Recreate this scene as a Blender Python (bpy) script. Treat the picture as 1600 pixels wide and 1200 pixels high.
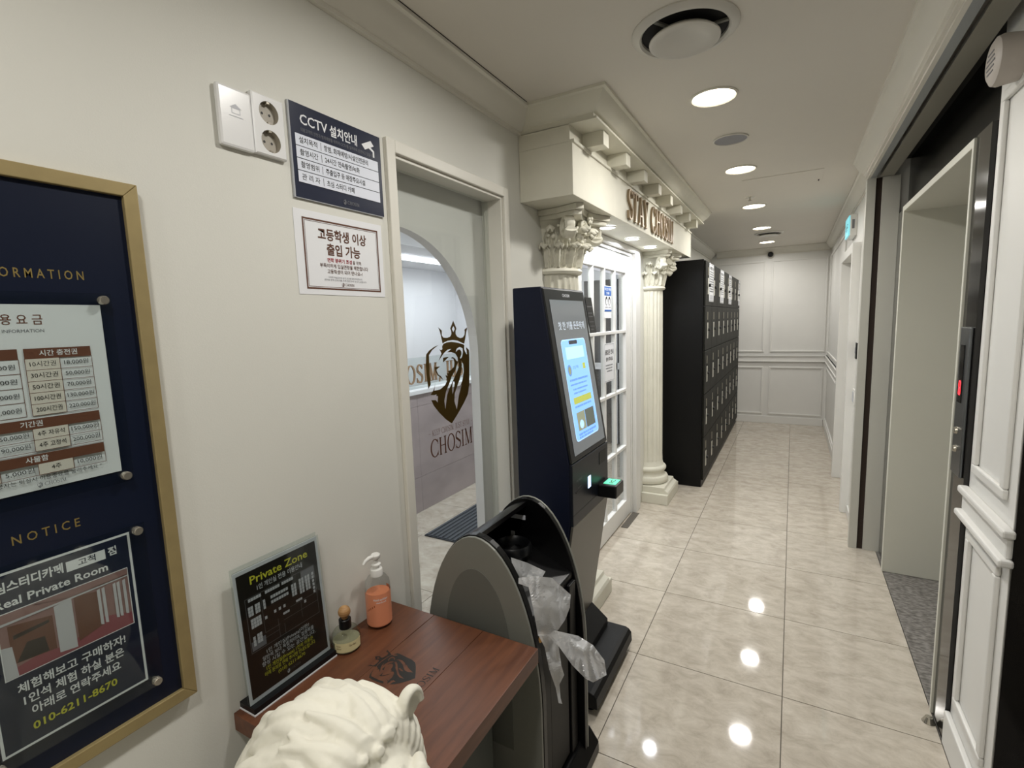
import bpy, math, random
from mathutils import Vector, Matrix, noise
random.seed(7)
for o in list(bpy.data.objects): bpy.data.objects.remove(o)
scn = bpy.context.scene
C = scn.collection
# ---------------------------------------------------------------- camera
CAMH = 1.5661
FPX = 776.3
RM = Matrix(((0.87171351, 0.48891037, -0.03289688), (-0.031484, 0.12287768, 0.99192229), (-0.48900338, 0.86363634, -0.12250699)))
cam = bpy.data.cameras.new('camera'); cam.sensor_width = 36; cam.lens = FPX/1600*36; cam.clip_start = .02
camo = bpy.data.objects.new('camera', cam); C.objects.link(camo)
rt, up, fw = RM[0], RM[1], RM[2]
camo.matrix_world = Matrix(((rt[0], up[0], -fw[0], 0), (rt[1], up[1], -fw[1], 0), (rt[2], up[2], -fw[2], CAMH), (0, 0, 0, 1)))
scn.camera = camo
def px(x, y, ax, v):
    "a photograph pixel carried onto the plane axis = v"
    d = RM.transposed() @ Vector(((x-800)/FPX, -(y-600)/FPX, 1))
    o = Vector((0, 0, CAMH))
    return o + d*((v-o[ax])/d[ax])
# ---------------------------------------------------------------- world, exposure
w = bpy.data.worlds.new('world'); scn.world = w; w.use_nodes = True
w.node_tree.nodes['Background'].inputs[0].default_value = (.9, .95, 1, 1)
w.node_tree.nodes['Background'].inputs[1].default_value = .05
scn.view_settings.view_transform = 'Standard'
scn.view_settings.look = 'None'
scn.view_settings.exposure = 0.0
scn.view_settings.gamma = 1
scn.view_settings.use_curve_mapping = False
LAMP_W = 8.8        # each corridor downlight
SPOT_W = 3.0         # each soffit spot under the entablature
LOBBY_W = 36.0       # ceiling light strip of the lobby behind the glass
# ---------------------------------------------------------------- helpers
def lin(c):
    if isinstance(c, str):
        c = [int(c[i:i+2], 16)/255 for i in (0, 2, 4)]
    return tuple(x/12.92 if x <= .04045 else ((x+.055)/1.055)**2.4 for x in c)
MATS = {}
def mat(name, col, rough=.5, metal=0, spec=.5, var=0, scale=20, bump=0, bscale=80, emit=0, col2=None, stretch=(1, 1, 1), coat=0, trans=0, alpha=1):
    if name in MATS: return MATS[name]
    m = bpy.data.materials.new(name); m.use_nodes = True
    nt = m.node_tree; N = nt.nodes; L = nt.links; b = N['Principled BSDF']
    c = lin(col)
    b.inputs['Base Color'].default_value = (*c, 1); b.inputs['Roughness'].default_value = rough
    b.inputs['Metallic'].default_value = metal; b.inputs['Specular IOR Level'].default_value = spec
    b.inputs['Coat Weight'].default_value = coat; b.inputs['Coat Roughness'].default_value = .08
    b.inputs['Transmission Weight'].default_value = trans; b.inputs['Alpha'].default_value = alpha
    if var or bump or col2:
        g = N.new('ShaderNodeNewGeometry'); mp = N.new('ShaderNodeMapping'); mp.inputs['Scale'].default_value = stretch
        L.new(g.outputs['Position'], mp.inputs['Vector'])
    if var or col2:
        n = N.new('ShaderNodeTexNoise'); n.inputs['Scale'].default_value = scale; n.inputs['Detail'].default_value = 6
        L.new(mp.outputs[0], n.inputs['Vector'])
        r = N.new('ShaderNodeValToRGB')
        c2 = lin(col2) if col2 else tuple(x*(1-var) for x in c)
        r.color_ramp.elements[0].color = (*c2, 1); r.color_ramp.elements[1].color = (*c, 1)
        r.color_ramp.elements[0].position = .35; r.color_ramp.elements[1].position = .65
        L.new(n.outputs['Fac'], r.inputs[0]); L.new(r.outputs[0], b.inputs['Base Color'])
    if bump:
        n2 = N.new('ShaderNodeTexNoise'); n2.inputs['Scale'].default_value = bscale; n2.inputs['Detail'].default_value = 4
        L.new(mp.outputs[0], n2.inputs['Vector'])
        bp = N.new('ShaderNodeBump'); bp.inputs['Strength'].default_value = bump; bp.inputs['Distance'].default_value = .004
        L.new(n2.outputs['Fac'], bp.inputs['Height']); L.new(bp.outputs[0], b.inputs['Normal'])
    if emit:
        b.inputs['Emission Color'].default_value = (*c, 1); b.inputs['Emission Strength'].default_value = emit
    MATS[name] = m; return m
def glass_mat(name, tint='ffffff', refl=1.0, rough=.02, frost=0):
    m = bpy.data.materials.new(name); m.use_nodes = True; nt = m.node_tree; N = nt.nodes; L = nt.links
    N.remove(N['Principled BSDF']); out = N['Material Output']
    t = N.new('ShaderNodeBsdfTransparent'); t.inputs[0].default_value = (*lin(tint), 1)
    g = N.new('ShaderNodeBsdfGlossy'); g.inputs['Roughness'].default_value = rough
    f = N.new('ShaderNodeLayerWeight'); f.inputs[0].default_value = .5
    pw = N.new('ShaderNodeMath'); pw.operation = 'POWER'; pw.inputs[1].default_value = 5; L.new(f.outputs['Facing'], pw.inputs[0])
    mu = N.new('ShaderNodeMath'); mu.operation = 'MULTIPLY_ADD'; mu.inputs[1].default_value = .9*refl; mu.inputs[2].default_value = .035*refl; L.new(pw.outputs[0], mu.inputs[0])
    x = N.new('ShaderNodeMixShader'); L.new(mu.outputs[0], x.inputs[0]); L.new(t.outputs[0], x.inputs[1]); L.new(g.outputs[0], x.inputs[2])
    last = x
    if frost:
        d = N.new('ShaderNodeBsdfDiffuse'); d.inputs[0].default_value = (.8, .82, .85, 1)
        y = N.new('ShaderNodeMixShader'); y.inputs[0].default_value = frost
        L.new(x.outputs[0], y.inputs[1]); L.new(d.outputs[0], y.inputs[2]); last = y
    L.new(last.outputs[0], out.inputs[0]); MATS[name] = m; return m
ORG = {}
def org(p): return ORG.get(p.name, Vector((0, 0, 0))) if p else Vector((0, 0, 0))
def setp(o, label=None, cat=None, group=None, kind=None):
    if label: o['label'] = label
    if cat: o['category'] = cat
    if group: o['group'] = group
    if kind: o['kind'] = kind
    return o
def thing(name, label, cat, loc=(0, 0, 0), group=None, kind=None):
    o = bpy.data.objects.new(name, None); C.objects.link(o); o.location = loc; o.empty_display_size = .1
    ORG[o.name] = Vector(loc); return setp(o, label, cat, group, kind)
class MB:
    def __init__(s): s.v = []; s.f = []; s.mi = []; s.mats = []
    def m(s, mt):
        if mt not in s.mats: s.mats.append(mt)
        return s.mats.index(mt)
    def add(s, vs, fs, mt=None):
        b = len(s.v); s.v += [tuple(p) for p in vs]; s.f += [tuple(i+b for i in f) for f in fs]
        s.mi += [s.m(mt) if mt else 0]*len(fs); return s
    def box(s, x0, x1, y0, y1, z0, z1, mt=None):
        x0, x1 = min(x0, x1), max(x0, x1); y0, y1 = min(y0, y1), max(y0, y1); z0, z1 = min(z0, z1), max(z0, z1)
        vs = [(x, y, z) for z in (z0, z1) for y in (y0, y1) for x in (x0, x1)]
        return s.add(vs, [(0, 2, 3, 1), (4, 5, 7, 6), (0, 1, 5, 4), (2, 6, 7, 3), (0, 4, 6, 2), (1, 3, 7, 5)], mt)
    def prism(s, pts, ax, a, b, mt=None):
        "polygon pts in the two other axes (in order x,y,z), pushed along axis ax from a to b"
        def put(p, t):
            q = list(p); q.insert(ax, t); return tuple(q)
        n = len(pts)
        area = sum(pts[i][0]*pts[(i+1) % n][1]-pts[(i+1) % n][0]*pts[i][1] for i in range(n))
        flip = (area > 0) == (ax == 1)
        if a > b: a, b = b, a
        vs = [put(p, a) for p in pts]+[put(p, b) for p in pts]
        fs = [tuple(reversed(range(n))), tuple(range(n, 2*n))]+[(i, (i+1) % n, (i+1) % n+n, i+n) for i in range(n)]
        if flip: fs = [tuple(reversed(f)) for f in fs]
        return s.add(vs, fs, mt)
    def lathe(s, prof, c, axis=2, segs=32, a0=0, a1=2*math.pi, mt=None, cap=False):
        full = abs(a1-a0-2*math.pi) < 1e-6; n = segs if full else segs+1
        vs = []
        for r, h in prof:
            for i in range(n):
                a = a0+(a1-a0)*i/segs; p = [r*math.cos(a), r*math.sin(a)]; p.insert(axis, h)
                vs.append((p[0]+c[0], p[1]+c[1], p[2]+c[2]))
        fs = []
        for j in range(len(prof)-1):
            for i in range(segs):
                k = (i+1) % n if full else i+1
                f = (j*n+i, j*n+k, (j+1)*n+k, (j+1)*n+i); fs.append(f if axis != 1 else f[::-1])
        if cap:
            f0 = tuple(range(n-1, -1, -1)); f1 = tuple((len(prof)-1)*n+i for i in range(n))
            fs += [f0, f1] if axis != 1 else [f0[::-1], f1[::-1]]
        return s.add(vs, fs, mt)
    def tube(s, pts, r, segs=8, mt=None, flat=1.0, nrm=None):
        pts = [Vector(p) for p in pts]; n = len(pts); rs = r if isinstance(r, (list, tuple)) else [r]*n
        vs = []; prev = Vector(nrm) if nrm else Vector((.3, .2, .93))
        for i, p in enumerate(pts):
            t = (pts[min(i+1, n-1)]-pts[max(i-1, 0)]).normalized()
            a = (prev-t*prev.dot(t))
            a = a.normalized() if a.length > 1e-4 else t.orthogonal().normalized()
            prev = a; b = t.cross(a)
            for k in range(segs):
                q = 2*math.pi*k/segs; vs.append(p+(a*math.cos(q)*flat+b*math.sin(q))*rs[i])
        fs = [(j*segs+k, j*segs+(k+1) % segs, (j+1)*segs+(k+1) % segs, (j+1)*segs+k) for j in range(n-1) for k in range(segs)]
        fs += [tuple(range(segs-1, -1, -1)), tuple((n-1)*segs+k for k in range(segs))]
        return s.add(vs, fs, mt)
    def ball(s, c, r, segs=16, rings=10, mt=None):
        r = (r, r, r) if isinstance(r, (int, float)) else r
        vs = [(c[0], c[1], c[2]-r[2])]
        for j in range(1, rings):
            a = math.pi*j/rings
            for i in range(segs):
                q = 2*math.pi*i/segs
                vs.append((c[0]+r[0]*math.sin(a)*math.cos(q), c[1]+r[1]*math.sin(a)*math.sin(q), c[2]-r[2]*math.cos(a)))
        vs.append((c[0], c[1], c[2]+r[2])); e = len(vs)-1
        fs = [(0, 1+(i+1) % segs, 1+i) for i in range(segs)]
        for j in range(rings-2):
            for i in range(segs):
                a = 1+j*segs+i; b = 1+j*segs+(i+1) % segs; fs.append((a, b, b+segs, a+segs))
        b0 = 1+(rings-2)*segs
        fs += [(b0+i, b0+(i+1) % segs, e) for i in range(segs)]
        return s.add(vs, fs, mt)
    def build(s, name, m=None, parent=None, bevel=0, smooth=False, seg=2, label=None):
        me = bpy.data.meshes.new(name); q = org(parent)
        me.from_pydata([(a-q.x, b-q.y, c-q.z) for a, b, c in s.v], [], s.f)
        if s.mats:
            for x in s.mats: me.materials.append(x)
            me.polygons.foreach_set('material_index', s.mi)
        elif m: me.materials.append(m)
        if smooth:
            me.polygons.foreach_set('use_smooth', [True]*len(me.polygons)); me.set_sharp_from_angle(angle=math.radians(38))
        o = bpy.data.objects.new(name, me); C.objects.link(o)
        if parent: o.parent = parent; ORG[o.name] = q
        if bevel:
            b = o.modifiers.new('bevel', 'BEVEL'); b.width = bevel; b.segments = seg; b.limit_method = 'ANGLE'; b.angle_limit = math.radians(40)
        if label: o['label'] = label
        return o
def part(name, m, parent, *boxes, bevel=0):
    b = MB()
    for q in boxes: b.box(*q)
    return b.build(name, m, parent, bevel)
def copyobj(o, parent=None, dloc=None, rot=None):
    c = o.copy(); C.objects.link(c); c.parent = parent if parent else o.parent
    if dloc is not None: c.location = Vector(o.location)+Vector(dloc)
    if rot is not None: c.rotation_euler = rot
    if c.parent: ORG[c.name] = org(c.parent)
    return c
def struct(name, label, b=None, m=None, bevel=0, smooth=False):
    if b is None: o = thing(name, label, None, kind='structure')
    else: o = setp(b.build(name, m, None, bevel, smooth), label, None, None, 'structure')
    return o
# ---- flat print -----------------------------------------------------------
_TC = {}
def text_mesh(s, bold=0.0):
    k = (s, bold)
    if k not in _TC:
        c = bpy.data.curves.new('t', 'FONT'); c.body = s; c.offset = bold; c.resolution_u = 2
        o = bpy.data.objects.new('t', c); me = bpy.data.meshes.new_from_object(o)
        vs = [(v.co.x, v.co.y) for v in me.vertices]; fs = [tuple(p.vertices) for p in me.polygons]
        bpy.data.objects.remove(o); bpy.data.curves.remove(c); bpy.data.meshes.remove(me)
        x0 = min(v[0] for v in vs); x1 = max(v[0] for v in vs)
        _TC[k] = ([(x-x0, y) for x, y in vs], fs, x1-x0)
    return _TC[k]
def fill(polys):
    c = bpy.data.curves.new('t', 'CURVE'); c.dimensions = '2D'; c.fill_mode = 'BOTH'
    for pts in polys:
        sp = c.splines.new('POLY'); sp.points.add(len(pts)-1); sp.use_cyclic_u = True
        for p, q in zip(sp.points, pts): p.co = (q[0], q[1], 0, 1)
    o = bpy.data.objects.new('t', c); me = bpy.data.meshes.new_from_object(o)
    vs = [(v.co.x, v.co.y) for v in me.vertices]; fs = [tuple(p.vertices) for p in me.polygons]
    bpy.data.objects.remove(o); bpy.data.curves.remove(c); bpy.data.meshes.remove(me)
    return vs, fs
# serif capitals drawn as strokes: units of cap height
def _ln(x0, y0, x1, y1, w):
    d = Vector((x1-x0, y1-y0)); n = Vector((-d.y, d.x)).normalized()*w/2
    return [(x0+n.x, y0+n.y), (x1+n.x, y1+n.y), (x1-n.x, y1-n.y), (x0-n.x, y0-n.y)]
def _arc(cx, cy, rx, ry, a0, a1, wv, wh, k=14):
    q = []
    for i in range(k):
        p = []
        for a in (a0+(a1-a0)*i/k, a0+(a1-a0)*(i+1)/k):
            a = math.radians(a); w = wh+(wv-wh)*abs(math.cos(a))
            p.append(((cx+rx*math.cos(a), cy+ry*math.sin(a)), (cx+(rx-w)*math.cos(a), cy+(ry-w)*math.sin(a))))
        q.append([p[0][0], p[1][0], p[1][1], p[0][1]])
    return q
SW, SH, SF = .13, .05, .045
def _stem(x): return [_ln(x, 0, x, 1, SW), _ln(x-.13, SF/2, x+.13, SF/2, SF), _ln(x-.13, 1-SF/2, x+.13, 1-SF/2, SF)]
def glyph(ch):
    S = SW; T = SH
    if ch == 'I': return _stem(.15), .3
    if ch == 'H': return _stem(.15)+_stem(.65)+[_ln(.15, .52, .65, .52, T)], .8
    if ch == 'T': return [_ln(.35, 0, .35, 1, S), _ln(.22, SF/2, .48, SF/2, SF), _ln(.02, .97, .68, .97, T), _ln(.04, .98, .03, .78, T), _ln(.66, .98, .67, .78, T)], .7
    if ch == 'A': return [_ln(.1, 0, .38, 1, T), _ln(.36, 1, .66, 0, S), _ln(.18, .33, .55, .33, T), _ln(0, SF/2, .22, SF/2, SF), _ln(.54, SF/2, .78, SF/2, SF)], .78
    if ch == 'Y': return [_ln(.36, 0, .36, .5, S), _ln(.1, 1, .36, .45, S), _ln(.62, 1, .38, .45, T), _ln(.23, SF/2, .49, SF/2, SF), _ln(0, 1-SF/2, .24, 1-SF/2, SF), _ln(.5, 1-SF/2, .74, 1-SF/2, SF)], .74
    if ch == 'M': return [_ln(.14, 0, .16, 1, T), _ln(.16, 1, .46, .02, S), _ln(.76, 1, .47, .02, T), _ln(.78, 0, .77, 1, S), _ln(.02, SF/2, .27, SF/2, SF), _ln(.65, SF/2, .91, SF/2, SF), _ln(.04, 1-SF/2, .2, 1-SF/2, SF), _ln(.72, 1-SF/2, .9, 1-SF/2, SF)], .93
    if ch == 'O': return _arc(.42, .5, .42, .52, 0, 360, S, T, 28), .84
    if ch == 'C': return _arc(.44, .5, .44, .52, 42, 318, S, T, 22)+[_ln(.745, .97, .76, .68, T), _ln(.745, .03, .76, .3, T)], .8
    if ch == 'S': return _arc(.3, .75, .27, .27, 30, 215, .11, T, 12)+[_ln(.07, .66, .55, .36, .13)]+_arc(.3, .26, .3, .28, -150, 35, .11, T, 12)+[_ln(.54, .98, .55, .74, T), _ln(.03, .28, .04, .02, T)], .62
    if ch == 'K': return _stem(.15)+[_ln(.18, .45, .6, 1, T), _ln(.28, .58, .66, 0, S), _ln(.5, 1-SF/2, .74, 1-SF/2, SF), _ln(.55, SF/2, .8, SF/2, SF)], .8
    if ch == 'E': return _stem(.15)+[_ln(.15, .975, .58, .975, T), _ln(.15, .025, .62, .025, T), _ln(.15, .52, .46, .52, T), _ln(.57, 1, .57, .8, T), _ln(.61, 0, .61, .22, T)], .66
    if ch == 'P': return _stem(.15)+[_ln(.15, .975, .34, .975, T), _ln(.15, .46, .34, .46, T)]+_arc(.34, .72, .25, .28, -90, 90, S, T, 12), .64
    if ch == 'J': return [_ln(.22, .05, .22, 1, S), _ln(.08, 1-SF/2, .36, 1-SF/2, SF)]+_arc(.1, .02, .185, .2, -120, 10, S, T, 8), .36
    if ch == 'U': return [_ln(.15, .3, .15, 1, S), _ln(.62, .3, .62, 1, T), _ln(.02, 1-SF/2, .28, 1-SF/2, SF), _ln(.5, 1-SF/2, .74, 1-SF/2, SF)]+_arc(.365, .3, .28, .32, 180, 360, S, T, 14), .76
    if ch == ',': return [_ln(.1, .1, .1, 0, .1), _ln(.12, .02, .06, -.14, .05)], .2
    if ch == '-': return [_ln(.05, .5, .75, .5, .05)], .8
    return [], .34
def serif(s, gap=.08):
    q = []; x = 0
    for ch in s:
        g, wd = glyph(ch); q.append([[(a+x, b) for a, b in p] for p in g]); x += wd+gap
    return q, x-gap
class Sheet:
    "flat print on a face: origin at the face's lower left, u to the right, v up, n outwards"
    def __init__(s, o, u, v, lift=.0006, step=.00012):
        s.o = Vector(o); s.u = Vector(u).normalized(); s.v = Vector(v).normalized(); s.n = s.u.cross(s.v); s.l = lift; s.st = step; s.b = MB()
    def raw(s, vs, fs, m):
        s.b.add([s.o+s.u*x+s.v*y+s.n*s.l for x, y in vs], fs, m); s.l += s.st; return s
    def rect(s, x0, y0, x1, y1, m): return s.raw([(x0, y0), (x1, y0), (x1, y1), (x0, y1)], [(0, 1, 2, 3)], m)
    def rects(s, L, m):
        vs = []; fs = []
        for x0, y0, x1, y1 in L:
            b = len(vs); vs += [(x0, y0), (x1, y0), (x1, y1), (x0, y1)]; fs.append((b, b+1, b+2, b+3))
        return s.raw(vs, fs, m)
    def frame(s, x0, y0, x1, y1, t, m): return s.rects([(x0, y0, x1, y0+t), (x0, y1-t, x1, y1), (x0, y0+t, x0+t, y1-t), (x1-t, y0+t, x1, y1-t)], m)
    def text(s, x, y, size, t, m, al='c', w=None, bold=0.0):
        vs, fs, W = text_mesh(t, bold); kx = size
        if w: kx = w/W
        x0 = x-{'l': 0, 'c': .5, 'r': 1}[al]*W*kx
        return s.raw([(x0+a*kx, y+b*size) for a, b in vs], fs, m)
    def polys(s, P, m, x=0, y=0, k=1):
        vs, fs = fill(P); return s.raw([(x+a*k, y+b*k) for a, b in vs], fs, m)
    def serif(s, x, y, size, t, m, al='c', w=None, gap=.08):
        L, W = serif(t, gap); kx = w/W if w else size; x0 = x-{'l': 0, 'c': .5, 'r': 1}[al]*W*kx
        vs = []; fs = []
        for g in L:
            for p in g:
                b = len(vs); vs += [(x0+a*kx, y+c*size) for a, c in p]; fs.append(tuple(range(b, b+len(p))))
        return s.raw(vs, fs, m)
    def lines(s, rows, m):
        "rows of small illegible print as short dashes: (x0, x1, y, h)"
        L = []
        for x0, x1, y, hh in rows:
            x = x0
            while x < x1-hh*.3:
                q = min(hh*random.uniform(.55, 1.0), x1-x); L.append((x, y, x+q*.86, y+hh)); x += q*1.12
                if random.random() < .22: x += hh*.45
        return s.rects(L, m)
    def build(s, name, parent): return s.b.build(name, None, parent)
# the lion shield, traced in photograph pixels on the glass plane, then kept in units of its own height
def _c1(L): return [(655+x/10, 490+y/10) for x, y in L]
def _c2(L): return [(655+x/9.23, 590+y/9.23) for x, y in L]
LOGO_PX = [
 [_c1([(290,210),(350,265),(350,340),(375,375),(430,380),(480,360),(500,320),(497,270),(480,235),(505,170),(528,110),(552,170),(580,235),(565,270),(565,320),(590,360),(640,385),(680,370),(705,330),(710,275),(700,255),(750,210),(735,280),(715,400),(700,470),(670,458),(600,425),(520,413),(440,425),(390,450),(362,465),(340,370),(320,280)]),
  _c1([(530,195),(552,240),(530,290),(508,240)])],
 [_c1([(310,555),(340,572),(360,555),(355,510),(375,475),(420,452),(500,442),(600,455),(680,480),(700,490),(700,560),(720,610),(745,640),(740,590),(725,520),(775,570),(780,700),(780,1000)])
  + _c2([(720,0),(720,100),(700,240),(640,370),(550,530),(468,662),(380,600),(290,510),(210,410),(170,325),(235,325),(265,360),(268,265),(240,270),(250,240),(215,255),(160,250),(200,190),(222,120),(235,40),(215,190),(300,170),(370,110),(398,50),(390,0)])
  + _c1([(425,1010),(405,960),(445,975),(430,930),(465,930),(440,897),(490,885),(540,830),(550,760),(530,705),(490,695),(520,680),(556,700),(575,735),(590,745),(605,745),(595,680),(560,625),(500,602),(435,605),(470,575),(500,550),(440,565),(385,615),(300,740),(345,625),(335,600)]),
  _c1([(570,600),(580,550),(630,520),(675,545),(680,610),(665,680),(640,705),(635,690),(655,640),(655,590),(630,560),(600,565)]),
  _c1([(650,730),(685,790),(695,900),(670,1050),(630,1150)])+_c2([(610,100),(570,250),(540,460),(505,340),(510,230),(550,110)])+_c1([(630,1030),(655,900),(665,800)]),
  _c1([(606,752),(622,810),(590,900),(545,1000)])+_c2([(440,140),(400,250),(375,460),(360,330),(385,200),(430,90)])+_c1([(510,970),(560,890),(588,800)]),
  _c2([(495,50),(510,80),(495,180),(480,240),(470,170),(480,90)])],
 [_c1([(300,490),(230,520),(150,580),(105,640),(100,800),(110,950),(140,1180),(178,1110),(158,950),(150,650),(200,570)])],
 [_c1([(370,690),(460,675),(370,765)])],
 [_c1([(235,835),(325,825),(262,880),(298,952),(340,980),(375,1040),(285,965),(250,900)])]]
def _logo():
    q = [[[(lambda p: (p.y, p.z))(px(x, y, 0, -1.15)) for x, y in L] for L in G] for G in LOGO_PX]
    al = [p for G in q for L in G for p in L]; y0 = min(p[1] for p in al); y1 = max(p[1] for p in al); xm = (min(p[0] for p in al)+max(p[0] for p in al))/2
    return [[[((a-xm)/(y1-y0), (b-y0)/(y1-y0)) for a, b in L] for L in G] for G in q], (xm, y0, y1-y0)
LOGO, LOGO_AT = _logo()
def draw_logo(sh, x, y, k, m):
    for G in LOGO: sh.polys(G, m, x, y, k); sh.l -= sh.st
    sh.l += sh.st
# ---------------------------------------------------------------- materials
M_wall = mat('wall_paint', 'dcdbd3', .62, var=.03, scale=1.5, bump=.06, bscale=350)
M_ceil = mat('ceiling_paint', 'dbd6cc', .7, var=.02, scale=2, bump=.04, bscale=300)
M_trim = mat('trim_paint', 'dedbd1', .42, var=.02, scale=6)
M_white = mat('white_paint', 'e4e3df', .4, var=.02, scale=5)
M_plaster = mat('plaster_cream', 'dedbcc', .55, var=.05, scale=9, bump=.08, bscale=120)
M_navy = mat('navy_board', '081228', .42, spec=.35)
M_gold = mat('gold_metal', 'a8966a', .42, metal=.35, var=.1, scale=25)
M_goldprint = mat('gold_print', '8d7a44', .5, metal=.3)
M_logo = mat('logo_bronze', '4b3808', .45, metal=.25)
M_brown = mat('brown_print', '5a3420', .6)
M_black = mat('black_print', '141414', .55)
M_grey = mat('grey_print', '77787c', .6)
M_lgrey = mat('pale_grey_print', 'c4c6cc', .6)
M_paper = mat('white_paper', 'e8e9ec', .55)
M_paperb = mat('cool_paper', 'dfe3ee', .35)
M_navyprint = mat('navy_print', '1a2138', .3)
M_yellow = mat('yellow_print', 'c9c63a', .5)
M_red = mat('red_print', 'a0303a', .5)
M_acryl = glass_mat('acrylic', 'f4f7f6', .9, .03)
M_acryl_dark = glass_mat('acrylic_grey', 'b4bac2', .9, .03)
M_glass = glass_mat('window_glass', 'f6f8f7', .9, .01)
M_chrome = mat('chrome', 'bdb7aa', .22, metal=.75)
M_dark = mat('black_plastic', '0d0e10', .35, spec=.35)
M_blackmetal = mat('black_powder_coat', '070708', .45, spec=.25)
M_navysteel = mat('navy_steel', '0a1024', .4, spec=.25)
M_silver = mat('silver_paint', '85867f', .4, metal=.15, var=.03, scale=15)
# ---------------------------------------------------------------- the setting
ZC = 2.48; XL = -1.09; XR = .42; YE = 7.99; YB = -2.2
def tile_material():
    m = bpy.data.materials.new('polished_porcelain'); m.use_nodes = True; nt = m.node_tree; N = nt.nodes; L = nt.links; b = N['Principled BSDF']
    g = N.new('ShaderNodeNewGeometry'); oi = N.new('ShaderNodeObjectInfo')
    ad = N.new('ShaderNodeVectorMath'); ad.operation = 'MULTIPLY_ADD'; ad.inputs[1].default_value = (2.4, 3.6, 1)
    cb = N.new('ShaderNodeCombineXYZ'); mu = N.new('ShaderNodeMath'); mu.operation = 'MULTIPLY'; mu.inputs[1].default_value = 37
    L.new(oi.outputs['Random'], mu.inputs[0])
    for i in range(3): L.new(mu.outputs[0], cb.inputs[i])
    L.new(g.outputs['Position'], ad.inputs[0]); L.new(cb.outputs[0], ad.inputs[2])
    n = N.new('ShaderNodeTexNoise'); n.inputs['Scale'].default_value = 4.2; n.inputs['Detail'].default_value = 12; n.inputs['Roughness'].default_value = .7; n.inputs['Distortion'].default_value = .45
    L.new(ad.outputs[0], n.inputs['Vector'])
    r = N.new('ShaderNodeValToRGB'); e = r.color_ramp.elements
    e[0].position = .3; e[0].color = (*lin('aca294'), 1); e[1].position = .72; e[1].color = (*lin('d4ccbf'), 1)
    k = e.new(.5); k.color = (*lin('c1b8aa'), 1)
    L.new(n.outputs['Fac'], r.inputs[0]); L.new(r.outputs[0], b.inputs['Base Color'])
    b.inputs['Roughness'].default_value = .055; b.inputs['Specular IOR Level'].default_value = .5
    return m
M_tile = tile_material()
M_grout = mat('grout', '5c564d', .9)
M_granite = mat('grey_granite', '8f8b86', .5, col2='57534f', scale=38, stretch=(1, 1.8, 1))
floor = struct('floor', 'polished beige porcelain tiled floor of the corridor')
S = .6; XA = .0098; Y0 = 2.155
part('grout_bed', M_grout, floor, (-4.4, .52, YB, YE, -.08, -.0022))
tiles = {}
def add_tile(x0, x1, y0, y1):
    k = (round(x1-x0, 3), round(y1-y0, 3)); g = .0018
    if k not in tiles:
        q = MB().box(g, x1-x0-g, g, y1-y0-g, -.01, 0).build('tile', M_tile, floor); q.location = (x0, y0, 0); tiles[k] = q
    else:
        q = tiles[k].copy(); C.objects.link(q); q.location = (x0, y0, 0)
for i in range(-8, 10):
    y0 = Y0+S*i; y1 = min(y0+S, YE)
    if y1-y0 < .02: continue
    for j in range(-7, 1):
        x0 = XA+S*j; x1 = x0+S
        if j < -2 and (y0 > 6 or y1 < .9): continue
        if j == 0: x1 = .52
        add_tile(x0, x1, y0, y1)
struct('floor_elevator_lobby', 'grey granite floor slab inside the elevator portal', MB().box(.522, 1.0, .2, 3.9, -.05, -.001), M_granite)
struct('ceiling', 'smooth off white corridor ceiling', MB().box(-1.24, 1.0, YB, YE+.1, ZC, ZC+.1), M_ceil)
# left wall with the glazed opening (y 1.224-1.885, top 2.09) and the door opening (y 2.70-3.86)
OY0, OY1, OZ = 1.224, 1.885, 2.093
DY0, DY1, DZ = 2.72, 3.855, 2.06
b = MB()
b.box(-1.19, XL, YB, OY0, 0, ZC); b.box(-1.19, XL, OY0, OY1, OZ, ZC); b.box(-1.19, XL, OY1, DY0, 0, ZC)
b.box(-1.19, XL, DY0, DY1, DZ, ZC); b.box(-1.19, XL, DY1, YE, 0, ZC)
struct('wall_left', 'long off white painted wall on the left', b, M_wall)
# second skin behind the glass: white board with a round arch cut out
cy, cz, ra, rz = 1.33, 1.44, .485, .468
def arch_board():
    b = MB(); n = 40; x0, x1 = -1.235, -1.192; yl, yr = .7, 2.1
    arc = [(cy+ra*math.cos(math.pi*i/n), cz+rz*math.sin(math.pi*i/n)) for i in range(n+1)]
    for x, fl in ((x1, False), (x0, True)):
        vs = []; fs = []
        for i in range(n+1):
            y, z = arc[i]; vs += [(x, y, z), (x, y, ZC)]
        for i in range(n): fs.append((2*i, 2*i+1, 2*i+3, 2*i+2))
        k = len(vs); vs += [(x, yr, 0), (x, yr, ZC), (x, cy+ra, 0), (x, cy+ra, ZC), (x, cy-ra, 0), (x, cy-ra, ZC), (x, yl, 0), (x, yl, ZC)]
        fs += [(k, k+1, k+3, k+2), (k+4, k+5, k+7, k+6)]
        b.add(vs, [f[::-1] for f in fs] if fl else fs)
    edge = [(cy+ra, 0)]+arc+[(cy-ra, 0)]
    vs = [(x1, y, z) for y, z in edge]+[(x0, y, z) for y, z in edge]; m = len(edge)
    b.add(vs, [(i, i+1, i+1+m, i+m) for i in range(m-1)])
    return b
struct('wall_arch', 'white board wall with a round arch behind the glass', arch_board(), mat('arch_white', 'efebe8', .5))
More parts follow.
